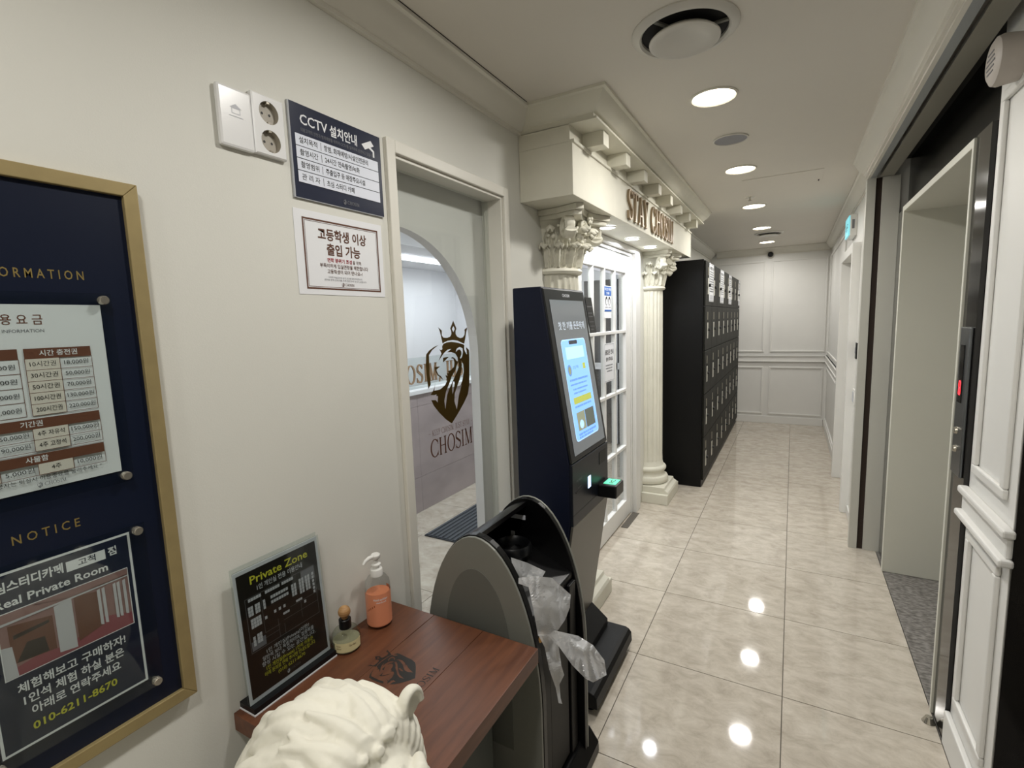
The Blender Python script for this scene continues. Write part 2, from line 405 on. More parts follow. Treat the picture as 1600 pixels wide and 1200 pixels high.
# casing round the glazed opening, pane and lion sticker
win = struct('window_1', 'white cased opening glazed with one tall clear pane')
cw = .038
b = MB(); b.box(XL, XL+.016, OY0-cw, OY0, 0, OZ+cw); b.box(XL, XL+.016, OY1, OY1+cw, 0, OZ+cw); b.box(XL, XL+.016, OY0, OY1, OZ, OZ+cw)
b.build('casing', M_trim, win, .003)
b = MB(); b.box(-1.172, XL+.004, OY0, OY0+.012, 0, OZ); b.box(-1.172, XL+.004, OY1-.012, OY1, 0, OZ); b.box(-1.172, XL+.004, OY0+.012, OY1-.012, OZ-.012, OZ)
b.build('jamb_lining', M_trim, win, .002)
part('pane', M_glass, win, (-1.156, -1.15, OY0+.012, OY1-.012, 0.002, OZ-.012))
sh = Sheet((-1.1495, 0, 0), (0, 1, 0), (0, 0, 1), .0004, .00002)
draw_logo(sh, LOGO_AT[0], LOGO_AT[1], LOGO_AT[2], M_logo)
a = px(672, 703, 0, -1.15); c = px(738, 680, 0, -1.15)
sh.serif((a.y+c.y)/2, 1.077, .068, 'CHOSIM', M_brown, 'c', c.y-a.y-.004, .06)
sh.serif((a.y+c.y)/2, 1.158, .022, '- KEEP CHOSIM, JUST STAY -', M_brown, 'c', (c.y-a.y)*1.03, .1)
sk = sh.build('lion_sticker', win); sk['label'] = 'bronze crowned lion shield sticker with lettering on the glass'
# right side
struct('wall_right', 'white painted wall on the right beyond the elevator', MB().box(XR, .6, 3.86, 4.56, 0, ZC).box(XR, .6, 5.52, YE, 0, ZC).box(XR, .6, 4.56, 5.52, 2.02, ZC), M_white)
struct('wall_end', 'white panelled wall closing the far end of the corridor', MB().box(-1.24, .6, YE, YE+.1, 0, ZC), M_white)
struct('wall_back', 'off white wall closing the corridor behind the camera', MB().box(-1.24, 1.0, YB-.1, YB, 0, ZC), M_wall)
struct('wall_right_near', 'off white wall on the near right beside the camera', MB().box(.9, 1.0, YB, .2, 0, ZC), M_wall)
# crown mouldings
M_slot_dark = mat('open_joint', '1a1612', .9)
CR = [(0, 0), (.09, 0), (.09, -.012), (.078, -.016), (.072, -.03), (.055, -.052), (.03, -.068), (.022, -.078), (.014, -.08), (.014, -.094), (0, -.094)]
b = MB(); b.prism([(XL+p, ZC+d) for p, d in CR], 1, YB, 2.06); struct('trim_1', 'stepped crown moulding along the near left wall', b, M_trim, smooth=True)
struct('trim_11', 'thin dark joint between the near left crown and the ceiling', MB().box(XL+.09, XL+.0925, YB, 1.968, ZC-.0015, ZC-.0003), M_slot_dark)
b = MB(); b.prism([(XL+p, ZC+d) for p, d in CR], 1, 4.86, YE); struct('trim_2', 'stepped crown moulding above the lockers', b, M_trim, smooth=True)
b = MB(); b.prism([(.37-p*.85, ZC+d*1.1) for p, d in CR], 1, YB, 3.86); struct('trim_3', 'stepped crown moulding above the elevator side', b, M_trim, smooth=True)
b = MB(); b.prism([(XR-p*.8, ZC+d) for p, d in CR], 1, 3.86, YE); struct('trim_4', 'stepped crown moulding on the far right wall', b, M_trim, smooth=True)
b = MB(); b.prism([(YE-p, ZC+d) for p, d in CR], 0, -1.0, XR-.005); struct('trim_5', 'stepped crown moulding across the end wall', b, M_trim, smooth=True)
# end wall panelling
def frame_x(b, x0, x1, z0, z1, y, t=.022, d=.014):
    for q in ((x0, x1, z0, z0+t), (x0, x1, z1-t, z1), (x0, x0+t, z0+t, z1-t), (x1-t, x1, z0+t, z1-t)): b.box(q[0], q[1], y-d, y, q[2], q[3])
def frame_y(b, y0, y1, z0, z1, x, s=-1, t=.022, d=.014):
    for q in ((y0, y1, z0, z0+t), (y0, y1, z1-t, z1), (y0, y0+t, z0+t, z1-t), (y1-t, y1, z0+t, z1-t)): b.box(x, x+s*d, q[0], q[1], q[2], q[3])
pan = struct('trim_6', 'white wainscot mouldings and chair rail on the end wall')
for nm, q in (('panel_frame', (-.281, .39, 1.03, 2.31)), ('panel_frame', (-1.06, -.355, 1.03, 2.31)), ('panel_frame', (-.281, .38, .13, .82)), ('panel_frame', (-1.06, -.355, .13, .82))):
    b = MB(); frame_x(b, *q, YE); b.build(nm, M_white, pan, .004)
b = MB(); b.box(-1.08, XR, YE-.018, YE, .89, .986); b.box(-1.08, XR, YE-.032, YE, .968, .986); b.box(-1.08, XR, YE-.028, YE, .89, .906); b.build('chair_rail', M_white, pan, .003)
pan = struct('trim_7', 'white wainscot mouldings and chair rail on the far right wall')
for q in ((5.75, 7.85, 1.03, 2.31), (5.75, 7.85, .13, .82)):
    b = MB(); frame_y(b, *q, XR); b.build('panel_frame', M_white, pan, .004)
b = MB(); b.box(XR-.018, XR, 5.6, YE-.035, .89, .986); b.box(XR-.032, XR, 5.6, YE-.035, .968, .986); b.box(XR-.028, XR, 5.6, YE-.035, .89, .906); b.build('chair_rail', M_white, pan, .003)
struct('baseboard_end', 'white baseboard along the end wall', MB().box(-1.08, XR-.02, YE-.016, YE, 0, .1), M_white, .003)
struct('baseboard_right', 'white baseboard along the far right wall', MB().box(XR-.016, XR, 5.62, YE, 0, .1), M_white, .003)
struct('baseboard_right_near', 'short white baseboard beside the fire shutter jamb', MB().box(XR-.012, XR, 3.9, 4.51, 0, .07), M_white, .003)
# far right door
d = struct('door_3', 'white cased doorway in the far right wall')
b = MB(); b.box(.367, .6, 4.52, 4.59, 0, 2.07); b.box(.367, .6, 5.49, 5.555, 0, 2.07); b.box(.367, .6, 4.59, 5.49, 2.0, 2.07); b.build('casing', M_white, d, .003)
part('leaf', M_white, d, (.52, .56, 4.59, 5.49, .008, 2.0), bevel=.003)
b = MB(); b.tube([(.52, 4.66, 1.0), (.47, 4.66, 1.0), (.46, 4.68, 1.0), (.46, 4.78, 1.0)], .009); b.lathe([(.0, .518), (.026, .518), (.026, .51), (0, .51)], (0, 4.66, 1.0), 0, 20); b.build('lever_handle', M_chrome, d)
# fire shutter jamb, header, elevator portal
M_bluestrip = mat('steel_strip', '9fa3a6', .4, metal=.5)
M_soffit = mat('soffit_metal', '8c897e', .45, metal=.3)
M_slot = mat('shutter_slot', '2a1a10', .6)
M_jamb = mat('jamb_metal', 'c9c8c0', .35, metal=.15)
M_mirror = mat('dark_mirror_steel', '1d1b19', .1, spec=.45)
j = struct('trim_8', 'pale metal fire shutter jamb with a dark guide slot')
part('jamb_edge', M_jamb, j, (.369, .415, 3.84, 3.9, 0, 2.366), bevel=.001)
part('guide_slot', M_slot, j, (.415, .447, 3.855, 3.9, 0, 2.366))
part('jamb_panel', M_jamb, j, (.447, .536, 3.84, 3.9, 0, 2.366), bevel=.001)
j = struct('trim_9', 'header over the elevator front with its dark shutter slot')
part('header_face', M_trim, j, (.37, .385, YB, 3.86, 2.366, ZC-.001))
part('soffit_strip', M_bluestrip, j, (.385, .415, YB, 3.84, 2.366, 2.38))
part('shutter_slot', M_slot, j, (.415, .432, YB, 3.84, 2.40, 2.41))
part('soffit_panel', M_soffit, j, (.432, .5, YB, 3.84, 2.366, 2.38))
part('slot_liner', mat('recess_black', '0b0b0b', .8), j, (.5, .575, YB, 3.84, 2.45, 2.46))
el = struct('wall_elevator', 'dark mirror steel cladding round the elevator portal')
part('upper_panel', mat('dark_glass_panel', '070707', .2, spec=.2), el, (.575, .6, 2.17, 3.84, 2.14, ZC-.001))
part('side_panel', M_mirror, el, (.523, .6, 2.17, 2.318, 0, 2.14))
part('side_panel', mat('grey_mirror_steel', '6e6e6a', .2, metal=.7), el, (.536, .6, 3.585, 3.838, 0, 2.14))
p = thing('elevator_portal', 'deep white portal lining around the elevator doors', 'elevator portal', (.7, 2.95, 0))
b = MB(); b.box(.515, .86, 3.553, 3.583, 0, 2.135); b.box(.515, .86, 2.319, 2.335, 0, 2.135); b.box(.515, .86, 2.335, 3.553, 2.105, 2.135); b.build('lining', mat('portal_white', 'd6d5c9', .45, var=.02, scale=4), p, .002)
for a, c in ((2.337, 2.943), (2.947, 3.551)): part('door_panel', mat('brushed_steel', '8d8c88', .3, metal=.9), p, (.83, .86, a, c, .005, 2.104))
# panelled pier on the near right
PX = .537
pier = struct('wall_pier', 'white panelled pier between the two elevators')
part('core', M_white, pier, (PX, .9, 1.775, 2.165, 0, ZC-.001))
for q in ((1.825, 2.11, 1.03, 2.2), (1.825, 2.11, .2, .835)):
    b = MB(); frame_y(b, *q, PX, -1, .03, .014); b.build('panel_frame', M_white, pier, .005)
b = MB(); b.box(PX-.03, PX, 1.745, 2.17, .945, .968); b.box(PX-.016, PX, 1.757, 2.167, .885, .945); b.box(PX-.034, PX, 1.742, 2.172, .865, .886)
b.build('chair_rail', M_white, pier, .006)
part('plinth', M_white, pier, (PX-.018, PX, 1.765, 2.168, 0, .13), bevel=.005)
part('return_panel', M_mirror, pier, (PX+.002, .9, 1.767, 1.7745, 0, ZC-.001))
el = struct('wall_elevator_near', 'dark steel elevator front at the right edge')
part('panel', M_mirror, el, (.78, .9, .2, 1.766, 0, ZC-.001))
# ---- lobby behind the left wall
M_lob = mat('lobby_white', 'e6e7ea', .5, var=.02, scale=3)
M_ltile = mat('lobby_wall_tile', 'ab9fa0', .35, col2='9c9192', scale=3, stretch=(1, 1, 2))
struct('wall_lobby_back', 'white far wall of the lobby behind the glass', MB().box(-4.4, -4.3, .8, 6.1, 0, ZC), M_lob)
struct('wall_lobby_side', 'white side wall of the lobby beyond the counter', MB().box(-4.3, -1.19, 6.0, 6.1, 0, ZC), M_lob)
struct('wall_lobby_near', 'white near wall of the lobby', MB().box(-4.3, -1.19, .8, .9, 0, ZC), M_lob)
struct('ceiling_lobby', 'white lobby ceiling', MB().box(-4.4, -1.24, .8, 6.1, ZC, ZC+.1), M_lob)
struct('trim_10', 'low white dropped ceiling edge above the counter', MB().box(-4.3, -3.1, 2.4, 6.0, 2.3, 2.34).box(-3.16, -3.1, 2.4, 6.0, 2.34, ZC), M_lob)
ct = struct('wall_counter', 'half height counter wall clad in pinkish grey tiles')
part('core', M_grout, ct, (-2.86, -2.708, 2.2, 6.0, 0, 1.0))
for z0, z1 in ((0, .3), (.3, .9), (.9, 1.0)):
    for i in range(4):
        y0 = 2.2+i*.96; part('wall_tile', M_ltile, ct, (-2.708, -2.698, y0+.001, min(y0+.96, 6.0)-.001, z0+.001, z1-.001))
dd = struct('door_2', 'dark grey glazed door in the side wall of the lobby')
part('leaf', mat('dark_grey_door', '3c3d40', .35), dd, (-2.3, -1.5, 5.97, 6.0, .01, 2.05), bevel=.004); part('mid_rail', M_lob, dd, (-2.3, -1.5, 5.95, 5.97, .95, 1.03)); part('mid_rail', M_lob, dd, (-1.93, -1.87, 5.95, 5.97, .01, 2.05))
part('ledge', M_lob, ct, (-2.9, -2.68, 2.2, 6.0, 1.0, 1.036), bevel=.004)
# ---------------------------------------------------------------- lights the place has
M_lampface = mat('lamp_diffuser', 'fff3dc', .5, emit=14)
M_lamprim = mat('lamp_rim', 'd8d4c8', .4)
def lamp(name, parent, loc, power, radius, col, spread=180):
    l = bpy.data.lights.new(name, 'AREA'); l.shape = 'DISK'; l.size = radius*2; l.energy = power; l.color = col; l.spread = math.radians(spread)
    o = bpy.data.objects.new(name, l); C.objects.link(o); o.parent = parent; o.location = Vector(loc)-org(parent); return o
def downlight(x, y, z, r, label, group, power, col, face):
    t = thing('downlight', label, 'downlight', (x, y, z), group)
    MB().lathe([(r, 0), (r*1.12, 0), (r*1.12, -.004), (r*1.03, -.007), (r*.98, -.003), (r*.98, 0)], (x, y, z), 2, 40).build('rim', M_lamprim, t, smooth=True)
    MB().lathe([(.0005, -.002), (r*.97, -.002)], (x, y, z), 2, 40).build('diffuser', face, t)
    lamp('lamp', t, (x, y, z-.009), power, r*.95, col, 170)
    return t
WARM = (1, .98, .94)
DL = [(2.365, 'round downlight between the air vent and the ceiling speaker'), (3.585, 'round downlight just beyond the ceiling speaker'), (4.83, 'third round downlight along the corridor ceiling'),
      (6.07, 'round downlight in front of the small far air vent'), (7.28, 'round downlight nearest the end wall'),
      (1.12, 'round downlight overhead beside the camera'), (-.12, 'round downlight just behind the camera'), (-1.35, 'round downlight far behind the camera')]
for y, lb in DL: downlight(-.32, y, ZC, .085, lb, 'corridor downlights', LAMP_W, WARM, M_lampface)
M_spotface = mat('spot_diffuser', 'f2f6ff', .5, emit=12)
for y, lb in ((2.868, 'soffit spotlight nearest the front column'), (3.386, 'middle soffit spotlight above the glazed door'), (3.872, 'soffit spotlight beside the far column')):
    downlight(-.955, y, 2.0975, .045, lb, 'soffit spotlights', SPOT_W, (.93, .96, 1), M_spotface)
def strip(x, y0, y1, z, label, power):
    t = thing('light_strip', label, 'light strip', (x, (y0+y1)/2, z), 'lobby light strips')
    part('diffuser', mat('strip_diffuser', 'f4f7ff', .5, emit=6), t, (x-.06, x+.06, y0, y1, z-.03, z-.001), bevel=.004)
    l = bpy.data.lights.new('lamp', 'AREA'); l.shape = 'RECTANGLE'; l.size = .2; l.size_y = y1-y0; l.energy = power; l.color = (.93, .96, 1)
    o = bpy.data.objects.new('lamp', l); C.objects.link(o); o.parent = t; o.location = (0, 0, -.045)
strip(-3.6, 3.6, 5.7, 2.3, 'white light strip above the lobby counter', LOBBY_W*.45)
strip(-2.0, 1.4, 5.4, ZC, 'long white light strip on the lobby ceiling', LOBBY_W)
# ---------------------------------------------------------------- entablature and columns
BX = -.833; BY0, BY1 = 2.054, 4.86; BZ = 2.10
e = thing('entablature', 'cream plaster beam with dentils and cornice over the glazed door', 'beam', (-.96, 3.45, BZ))
part('beam', M_plaster, e, (XL+.001, BX, BY0, BY1, BZ, 2.318), bevel=.002)
part('frieze', M_plaster, e, (XL+.001, BX-.012, BY0, BY1, 2.318, 2.388))
part('ledge', M_plaster, e, (BX-.012, BX+.008, BY0+.001, BY1, 2.312, 2.326), bevel=.002)
dn = part('dentil', M_plaster, e, (BX-.012, -.745, 2.198, 2.27, 2.326, 2.386), bevel=.002)
for i in range(1, 8): copyobj(dn, e, (0, .3435*i, 0))
part('cornice_soffit', M_plaster, e, (XL+.001, -.725, BY0, BY1+.02, 2.386, 2.395))
def cornice():
    "mitred crown: along the near face and the front"
    b = MB(); prof = [(p, d*.9) for p, d in CR[1:-1]]; prof = [(p-.012, d) for p, d in prof]
    path = [((XL, BY0), (0, -1)), ((-.74, BY0), (1, -1)), ((-.74, BY1+.02), (1, 0))]
    vs = []
    for (x, y), (nx, ny) in path:
        for p, d in prof: vs.append((x+nx*p, y+ny*p, ZC+d))
    n = len(prof); fs = [(j*n+i, j*n+i+1, (j+1)*n+i+1, (j+1)*n+i) for j in range(2) for i in range(n-1)]
    b.add(vs, fs); b.box(XL+.001, -.74, BY0, BY1+.02, 2.395, ZC-.001)
    b.add([vs[2*n+i] for i in range(n)]+[(-.74, BY1+.02, ZC), (-.74, BY1+.02, 2.395)], [tuple(range(n))+(n+1, n)])
    return b
cornice().build('cornice', M_plaster, e, smooth=True)
M_lett = mat('bronze_letter', '94826a', .3, metal=.6)
L, W = serif('STAY CHOSIM', .1); y0, y1 = 2.84, 4.045; k = (y1-y0)/W; zb = 2.125; hh = .165
for g, ch in zip(L, 'STAY CHOSIM'):
    if not g: continue
    b = MB()
    for pi, p in enumerate(g):
        vs = [(BX+xx, y0+a*k, zb+c*hh) for xx in (.0005+.00004*pi, .014+.0001*pi) for a, c in p]; n = len(p)
        b.add(vs, [tuple(range(n))[::-1], tuple(range(n, 2*n))]+[(i, (i+1) % n, (i+1) % n+n, i+n) for i in range(n)])
    b.build('letter', M_lett, e)
def leaf_mesh(H, Wd, curl, r0, r1):
    "an acanthus leaf standing on the bell at angle 0 (towards +x): toothed edge, ribs, tip rolling out and down"
    b = MB(); nu, nv = 26, 14; vs = []
    for i in range(nu+1):
        u = i/nu
        wd = Wd*(.7+.45*math.sin(math.pi*min(1, u*1.05)))*(1-.7*max(0, (u-.7)/.3)**1.3)
        wd *= 1-.24*abs(math.sin(u*math.pi*4.5))**.7*(1 if u > .08 else 0)
        th = max(0, (u-.66)/.34)*math.radians(150)
        rc = curl*.62
        r = r0+(r1-r0)*min(u, .66)/.66+(rc*(1-math.cos(th)) if u > .66 else 0)
        z = H*min(u, .66)/.66*.8+(rc*math.sin(th) if u > .66 else 0)
        for jx in range(nv+1):
            v = jx/nv*2-1
            rib = .008*math.cos(v*math.pi*3.0)*(1-abs(v)*.3)+.016*(1-abs(v))**1.2-.012*v*v
            vs.append((r+rib*(1 if th < 1.2 else .5), v*wd, z-(.012*abs(v) if u > .5 else 0)))
    fs = [(i*(nv+1)+j, i*(nv+1)+j+1, (i+1)*(nv+1)+j+1, (i+1)*(nv+1)+j) for i in range(nu) for j in range(nv)]
    b.add(vs, fs); return b
def column(yc, label):
    t = thing('column', label, 'column', (XL, yc, 0), 'engaged columns of the portico')
    b = MB(); b.box(XL, -.868, yc-.22, yc+.22, 0, .085); b.build('plinth', M_plaster, t, .004)
    b = MB(); b.prism([(XL, .085), (-.868, .085), (-.875, .10), (-.9, .115), (-.905, .135), (XL, .135)], 1, yc-.185, yc+.185); b.build('plinth_step', M_plaster, t, .003)
    H = math.pi/2
    MB().lathe([(.15, .135), (.168, .142), (.176, .16), (.176, .178), (.168, .196), (.15, .203), (.146, .21), (.142, .225), (.145, .24), (.152, .245), (.158, .256), (.158, .27), (.150, .282), (.138, .287), (.133, .30), (.126, .33)], (XL, yc, 0), 2, 40, -H, H).build('base_moulding', M_plaster, t, smooth=True)
    b = MB(); n = 96; zs = [.30, .36, .385, 1.74, 1.765, 1.80]
    rows = []
    for zi, z in enumerate(zs):
        fl = 0 if zi in (0, 5) else (.6 if zi in (1, 4) else 1); row = []
        for i in range(n+1):
            a = -H+math.pi*i/n; q = (i/n*11) % 1
            dep = .011*fl*max(0, math.sin(math.pi*min(1, max(0, (q-.12)/.76))))**.6
            r = .128-.006*zi/5-dep; row.append((XL+r*math.cos(a), yc+r*math.sin(a), z))
        rows += row
    b.add(rows, [(j*(n+1)+i, j*(n+1)+i+1, (j+1)*(n+1)+i+1, (j+1)*(n+1)+i) for j in range(5) for i in range(n)])
    b.build('shaft', M_plaster, t, smooth=True)
    cap = MB().lathe([(.122, 1.795), (.138, 1.80), (.145, 1.812), (.138, 1.825), (.124, 1.828), (.122, 1.84), (.124, 1.9), (.132, 1.97), (.15, 2.03), (.165, 2.05)], (XL, yc, 0), 2, 40, -H, H).build('capital', M_plaster, t, smooth=True)
    # abacus with hollowed sides
    A = .215; pts = [(XL, yc-A)]
    def side(p, q, dep, n=10):
        o = []
        for i in range(n+1):
            s = i/n; m = Vector(p).lerp(Vector(q), s); d = Vector((q[1]-p[1], -(q[0]-p[0]))).normalized(); o.append(tuple(m-d*dep*math.sin(math.pi*s)))
        return o
    c1 = (XL+A+.03, yc-A); c2 = (XL+A+.03, yc+A)
    pts = [(XL, yc-A+.04)]+[(XL+.1, yc-A+.035), (XL+A, yc-A-.005)]+side((XL+A+.025, yc-A+.025), (XL+A+.025, yc+A-.025), .05)+[(XL+A, yc+A+.005), (XL+.1, yc+A-.035), (XL, yc+A-.04)]
    b = MB(); b.prism(pts, 2, 2.072, 2.099); b.prism([((x-XL)*.94+XL, (y-yc)*.94+yc) for x, y in pts], 2, 2.05, 2.072); b.build('abacus', M_plaster, cap, .003)
    first = None
    for tier, (z, H_, W_, cu, r0, r1, angs) in enumerate(((1.828, .105, .040, .045, .118, .138, (-84, -56, -28, 0, 28, 56, 84)), (1.835, .185, .040, .055, .112, .150, (-70, -42, -14, 14, 42, 70)))):
        lf = None
        for a in angs:
            if lf is None:
                bb = leaf_mesh(H_, W_, cu, r0, r1); me_o = bb.build('acanthus_leaf', M_plaster, None, smooth=True); lf = me_o
                so = lf.modifiers.new('solid', 'SOLIDIFY'); so.thickness = .008
            else: lf = lf.copy(); C.objects.link(lf)
            lf.parent = cap; lf.location = (0, 0, z); lf.rotation_euler = (0, 0, math.radians(a))
    # scrolls
    for a in (-48, 48, -12, 12):
        big = abs(a) > 20; ca, sa = math.cos(math.radians(a)), math.sin(math.radians(a)); R0 = .05 if big else .03
        b = MB(); pts = []; rs = []
        rc = .228 if big else .175; zc = 2.012 if big else 2.025
        tr = (1 if a > 0 else -1)
        for i in range(46):
            s = i/45; th = math.radians(-150+s*780); rr = R0*(1-.86*s)
            if big: q = Vector((XL+ca*(rc-rr*math.cos(th)*-1*-1), yc+sa*(rc-rr*math.cos(th)), zc+rr*math.sin(th)))
            else: q = Vector((XL+ca*rc-sa*rr*math.cos(th)*tr*-1, yc+sa*rc+ca*rr*math.cos(th)*tr*-1, zc+rr*math.sin(th)))
            pts.append(q); rs.append((.016 if big else .010)*(1-.45*s))
        nrm = (-sa, ca, 0) if big else (ca, sa, 0)
        # stalk rising from the leaves into the scroll
        st = [Vector((XL+ca*.13, yc+sa*.13, 1.93)), Vector((XL+ca*.145, yc+sa*.145, 1.97)), Vector((XL+ca*(rc-.05), yc+sa*(rc-.05), zc-.02))]
        b.tube(st+pts[:1], [.010, .014, .014, rs[0]], 8, None, 1.7, nrm); b.tube(pts, rs, 8, None, 1.9, nrm)
        b.build('scroll', M_plaster, cap, smooth=True)
    b = MB(); c = Vector((XL+.2, yc, 2.062))
    for i in range(6):
        a = i*math.pi/3; b.ball((c.x, c.y+.017*math.cos(a), c.z+.017*math.sin(a)), (.009, .012, .012), 8, 6)
    b.ball(c+Vector((.006, 0, 0)), .010, 8, 6); b.build('rosette', M_plaster, cap, smooth=True)
    # small fruit and buds between the leaves
    random.seed(int(yc*100)); b = MB()
    for i in range(34):
        a = math.radians(random.uniform(-80, 80)); z = random.uniform(1.93, 2.035); r = .14+.05*(z-1.9)/.14; s = random.uniform(.007, .013)
        b.ball((XL+r*math.cos(a), yc+r*math.sin(a), z), s, 8, 6)
    o = b.build('berry_cluster', M_plaster, cap, smooth=True); o['kind'] = 'stuff'
column(2.41, 'fluted cream half column behind the kiosk, nearer the camera')
column(4.33, 'fluted cream half column beside the black lockers')
# ---------------------------------------------------------------- glazed door under the beam
d = struct('door_1', 'white glazed door with a grid of small panes under the beam')
b = MB(); b.box(XL, XL+.03, DY1, 3.98, 0, BZ-.002); b.box(XL, XL+.03, DY0-.1, DY0, 0, BZ-.002); b.box(XL, XL+.03, DY0, DY1, DZ, BZ-.002)
b.box(-1.19, XL, DY1-.025, DY1, 0, DZ); b.box(-1.19, XL, DY0, DY0+.025, 0, DZ); b.box(-1.19, XL, DY0+.025, DY1-.025, DZ-.025, DZ)
b.build('casing', M_white, d, .003)
LY0, LY1 = DY0+.028, DY1-.028; gx0, gx1 = -1.135, -1.097
ys = [2.80, 3.017, 3.24, 3.464, 3.70]; zs = [.16, .583, 1.029, 1.473, 1.892]
b = MB(); b.box(gx0, gx1, LY0, ys[0]-.011, .012, 2.03); b.box(gx0, gx1, ys[-1]+.011, LY1, .012, 2.03); b.box(gx0, gx1, ys[0]-.011, ys[-1]+.011, .012, zs[0]-.011); b.box(gx0, gx1, ys[0]-.011, ys[-1]+.011, zs[-1]+.011, 2.03)
b.build('leaf_frame', M_white, d, .003)
for y in ys[1:-1]: part('muntin', M_white, d, (gx0+.004, gx1-.002, y-.011, y+.011, zs[0]-.011, zs[-1]+.011), bevel=.003)
for z in zs[1:-1]: part('muntin', M_white, d, (gx0+.003, gx1-.001, ys[0]-.011, ys[-1]+.011, z-.011, z+.011), bevel=.003)
for i in range(4):
    for j in range(4): part('pane', M_glass, d, (-1.118, -1.113, ys[i]+.0105, ys[i+1]-.0105, zs[j]+.0105, zs[j+1]-.0105))
b = MB(); b.tube([(gx1, 2.78, 1.0), (-1.05, 2.78, 1.0), (-1.05, 2.78, 1.25), (gx1, 2.78, 1.25)], .01, 8); b.build('pull_handle', M_chrome, d)
setp(part('threshold_plate', mat('threshold_metal', '6f6a63', .5, metal=.4), None, (-1.088, -1.036, 3.525, 3.848, .0005, .004)), 'small grey metal plate on the floor at the glazed door', 'floor plate')
# notices taped to the glazed door
M_blue = mat('blue_print', '2f5fa6', .5)
t = thing('door_notice', 'blue and white mask wearing notice on the glazed door', 'notice', (-1.095, 3.29, 1.58), 'notices on the glazed door')
part('paper', M_paper, t, (-1.0965, -1.0955, 3.212, 3.362, 1.575, 1.79))
sh = Sheet((-1.0955, 3.212, 1.575), (0, 1, 0), (0, 0, 1)); sh.rect(.004, .15, .146, .211, M_blue); sh.text(.075, .185, .02, '마스크 착용', M_paper, 'c', .12, .02); sh.text(.075, .16, .018, '안내문', M_paper, 'c', .06, .02)
for x in (.045, .105):
    sh.polys([[(x+.022*math.cos(i*.4), .115+.03*math.sin(i*.4)) for i in range(16)]], M_black); sh.polys([[(x+.013*math.cos(i*.4), .108+.02*math.sin(i*.4)) for i in range(16)]], M_paper)
sh.lines([(.02, .07, .07, .006), (.085, .135, .07, .006)], M_grey); sh.rect(.004, .045, .146, .056, M_blue); sh.build('print', t)
t = thing('door_notice', 'white study hall notice lower on the glazed door', 'notice', (-1.095, 3.31, 1.14), 'notices on the glazed door')
part('paper', M_paper, t, (-1.0965, -1.0955, 3.203, 3.415, 1.14, 1.405))
sh = Sheet((-1.0955, 3.203, 1.14), (0, 1, 0), (0, 0, 1)); sh.text(.106, .19, .038, '출입문 안내', M_black, 'c', .17, .02); sh.text(.106, .145, .03, '밀어 주세요', M_black, 'c', .14, .02)
sh.lines([(.03, .18, .11, .008), (.03, .17, .09, .008), (.05, .16, .07, .008)], M_grey); sh.frame(.006, .006, .206, .259, .002, M_grey); sh.build('print', t)
# ---------------------------------------------------------------- lockers
LX = -.677; LY = 4.697
t = thing('locker_bank', 'tall black metal locker bank, forty doors in five rows', 'lockers', (-.88, 6.3, 0))
part('carcass', M_blackmetal, t, (XL+.012, LX-.018, LY, LY+3.2+.02, 0, 2.062), bevel=.003)
M_lock = mat('locker_door', '15150f', .55, spec=.2)
M_tag = mat('handle_plate', 'cfcdc2', .35); M_num = mat('number_tag', '8a8574', .4)
w_, h_ = .4, .396
door = MB().box(0, .017, .002, w_-.002, .002, h_-.002).build('door', M_lock, None, .003)
pl = MB().box(.017, .0205, .118, .168, .105, .25).build('handle_plate', M_tag, None, .002)
kn = MB().lathe([(.0, .017), (.015, .017), (.013, .036), (.011, .038), (0, .038)], (0, .165, .185), 0, 14).build('dial', M_dark, None, smooth=True)
nt_ = MB().box(.017, .0185, .125, .158, .275, .345).build('number_tag', M_num, None)
first = True
for i in range(8):
    for jx in range(5):
        q = door if first else door.copy()
        ps = [pl, kn, nt_] if first else [pl.copy(), kn.copy(), nt_.copy()]
        if not first:
            for z in [q]+ps: C.objects.link(z)
        first = False
        q.parent = t; q.location = Vector((LX-.018, LY+.01+i*.4, .065+jx*.398))-org(t)
        for z in ps: z.parent = q; z.location = (0, 0, 0)
for i, y in enumerate((4.895, 5.695, 6.495, 7.69)):
    s = thing('locker_notice', ['instruction strip on the nearest top lockers', 'instruction strip second from the near end of the lockers', 'instruction strip third from the near end of the lockers', 'instruction strip on the farthest top lockers'][i], 'notice', (LX, y, 1.7), 'instruction strips on the lockers')
    wd = .3 if i < 3 else .2; x = LX+.0008
    part('paper', M_paper, s, (x, x+.0012, y, y+wd, 1.70, 2.045))
    sh = Sheet((x+.0012, y, 1.70), (0, 1, 0), (0, 0, 1)); sh.frame(.006, .006, wd-.006, .339, .004, M_grey); sh.text(wd/2, .29, .035, '사물함 이용', M_black, 'c', wd*.8, .02)
    sh.lines([(.03, wd-.03, .265-.022*q, .011) for q in range(9)], M_grey); sh.rect(wd*.2, .02, wd*.8, .06, M_lgrey); sh.build('print', s)
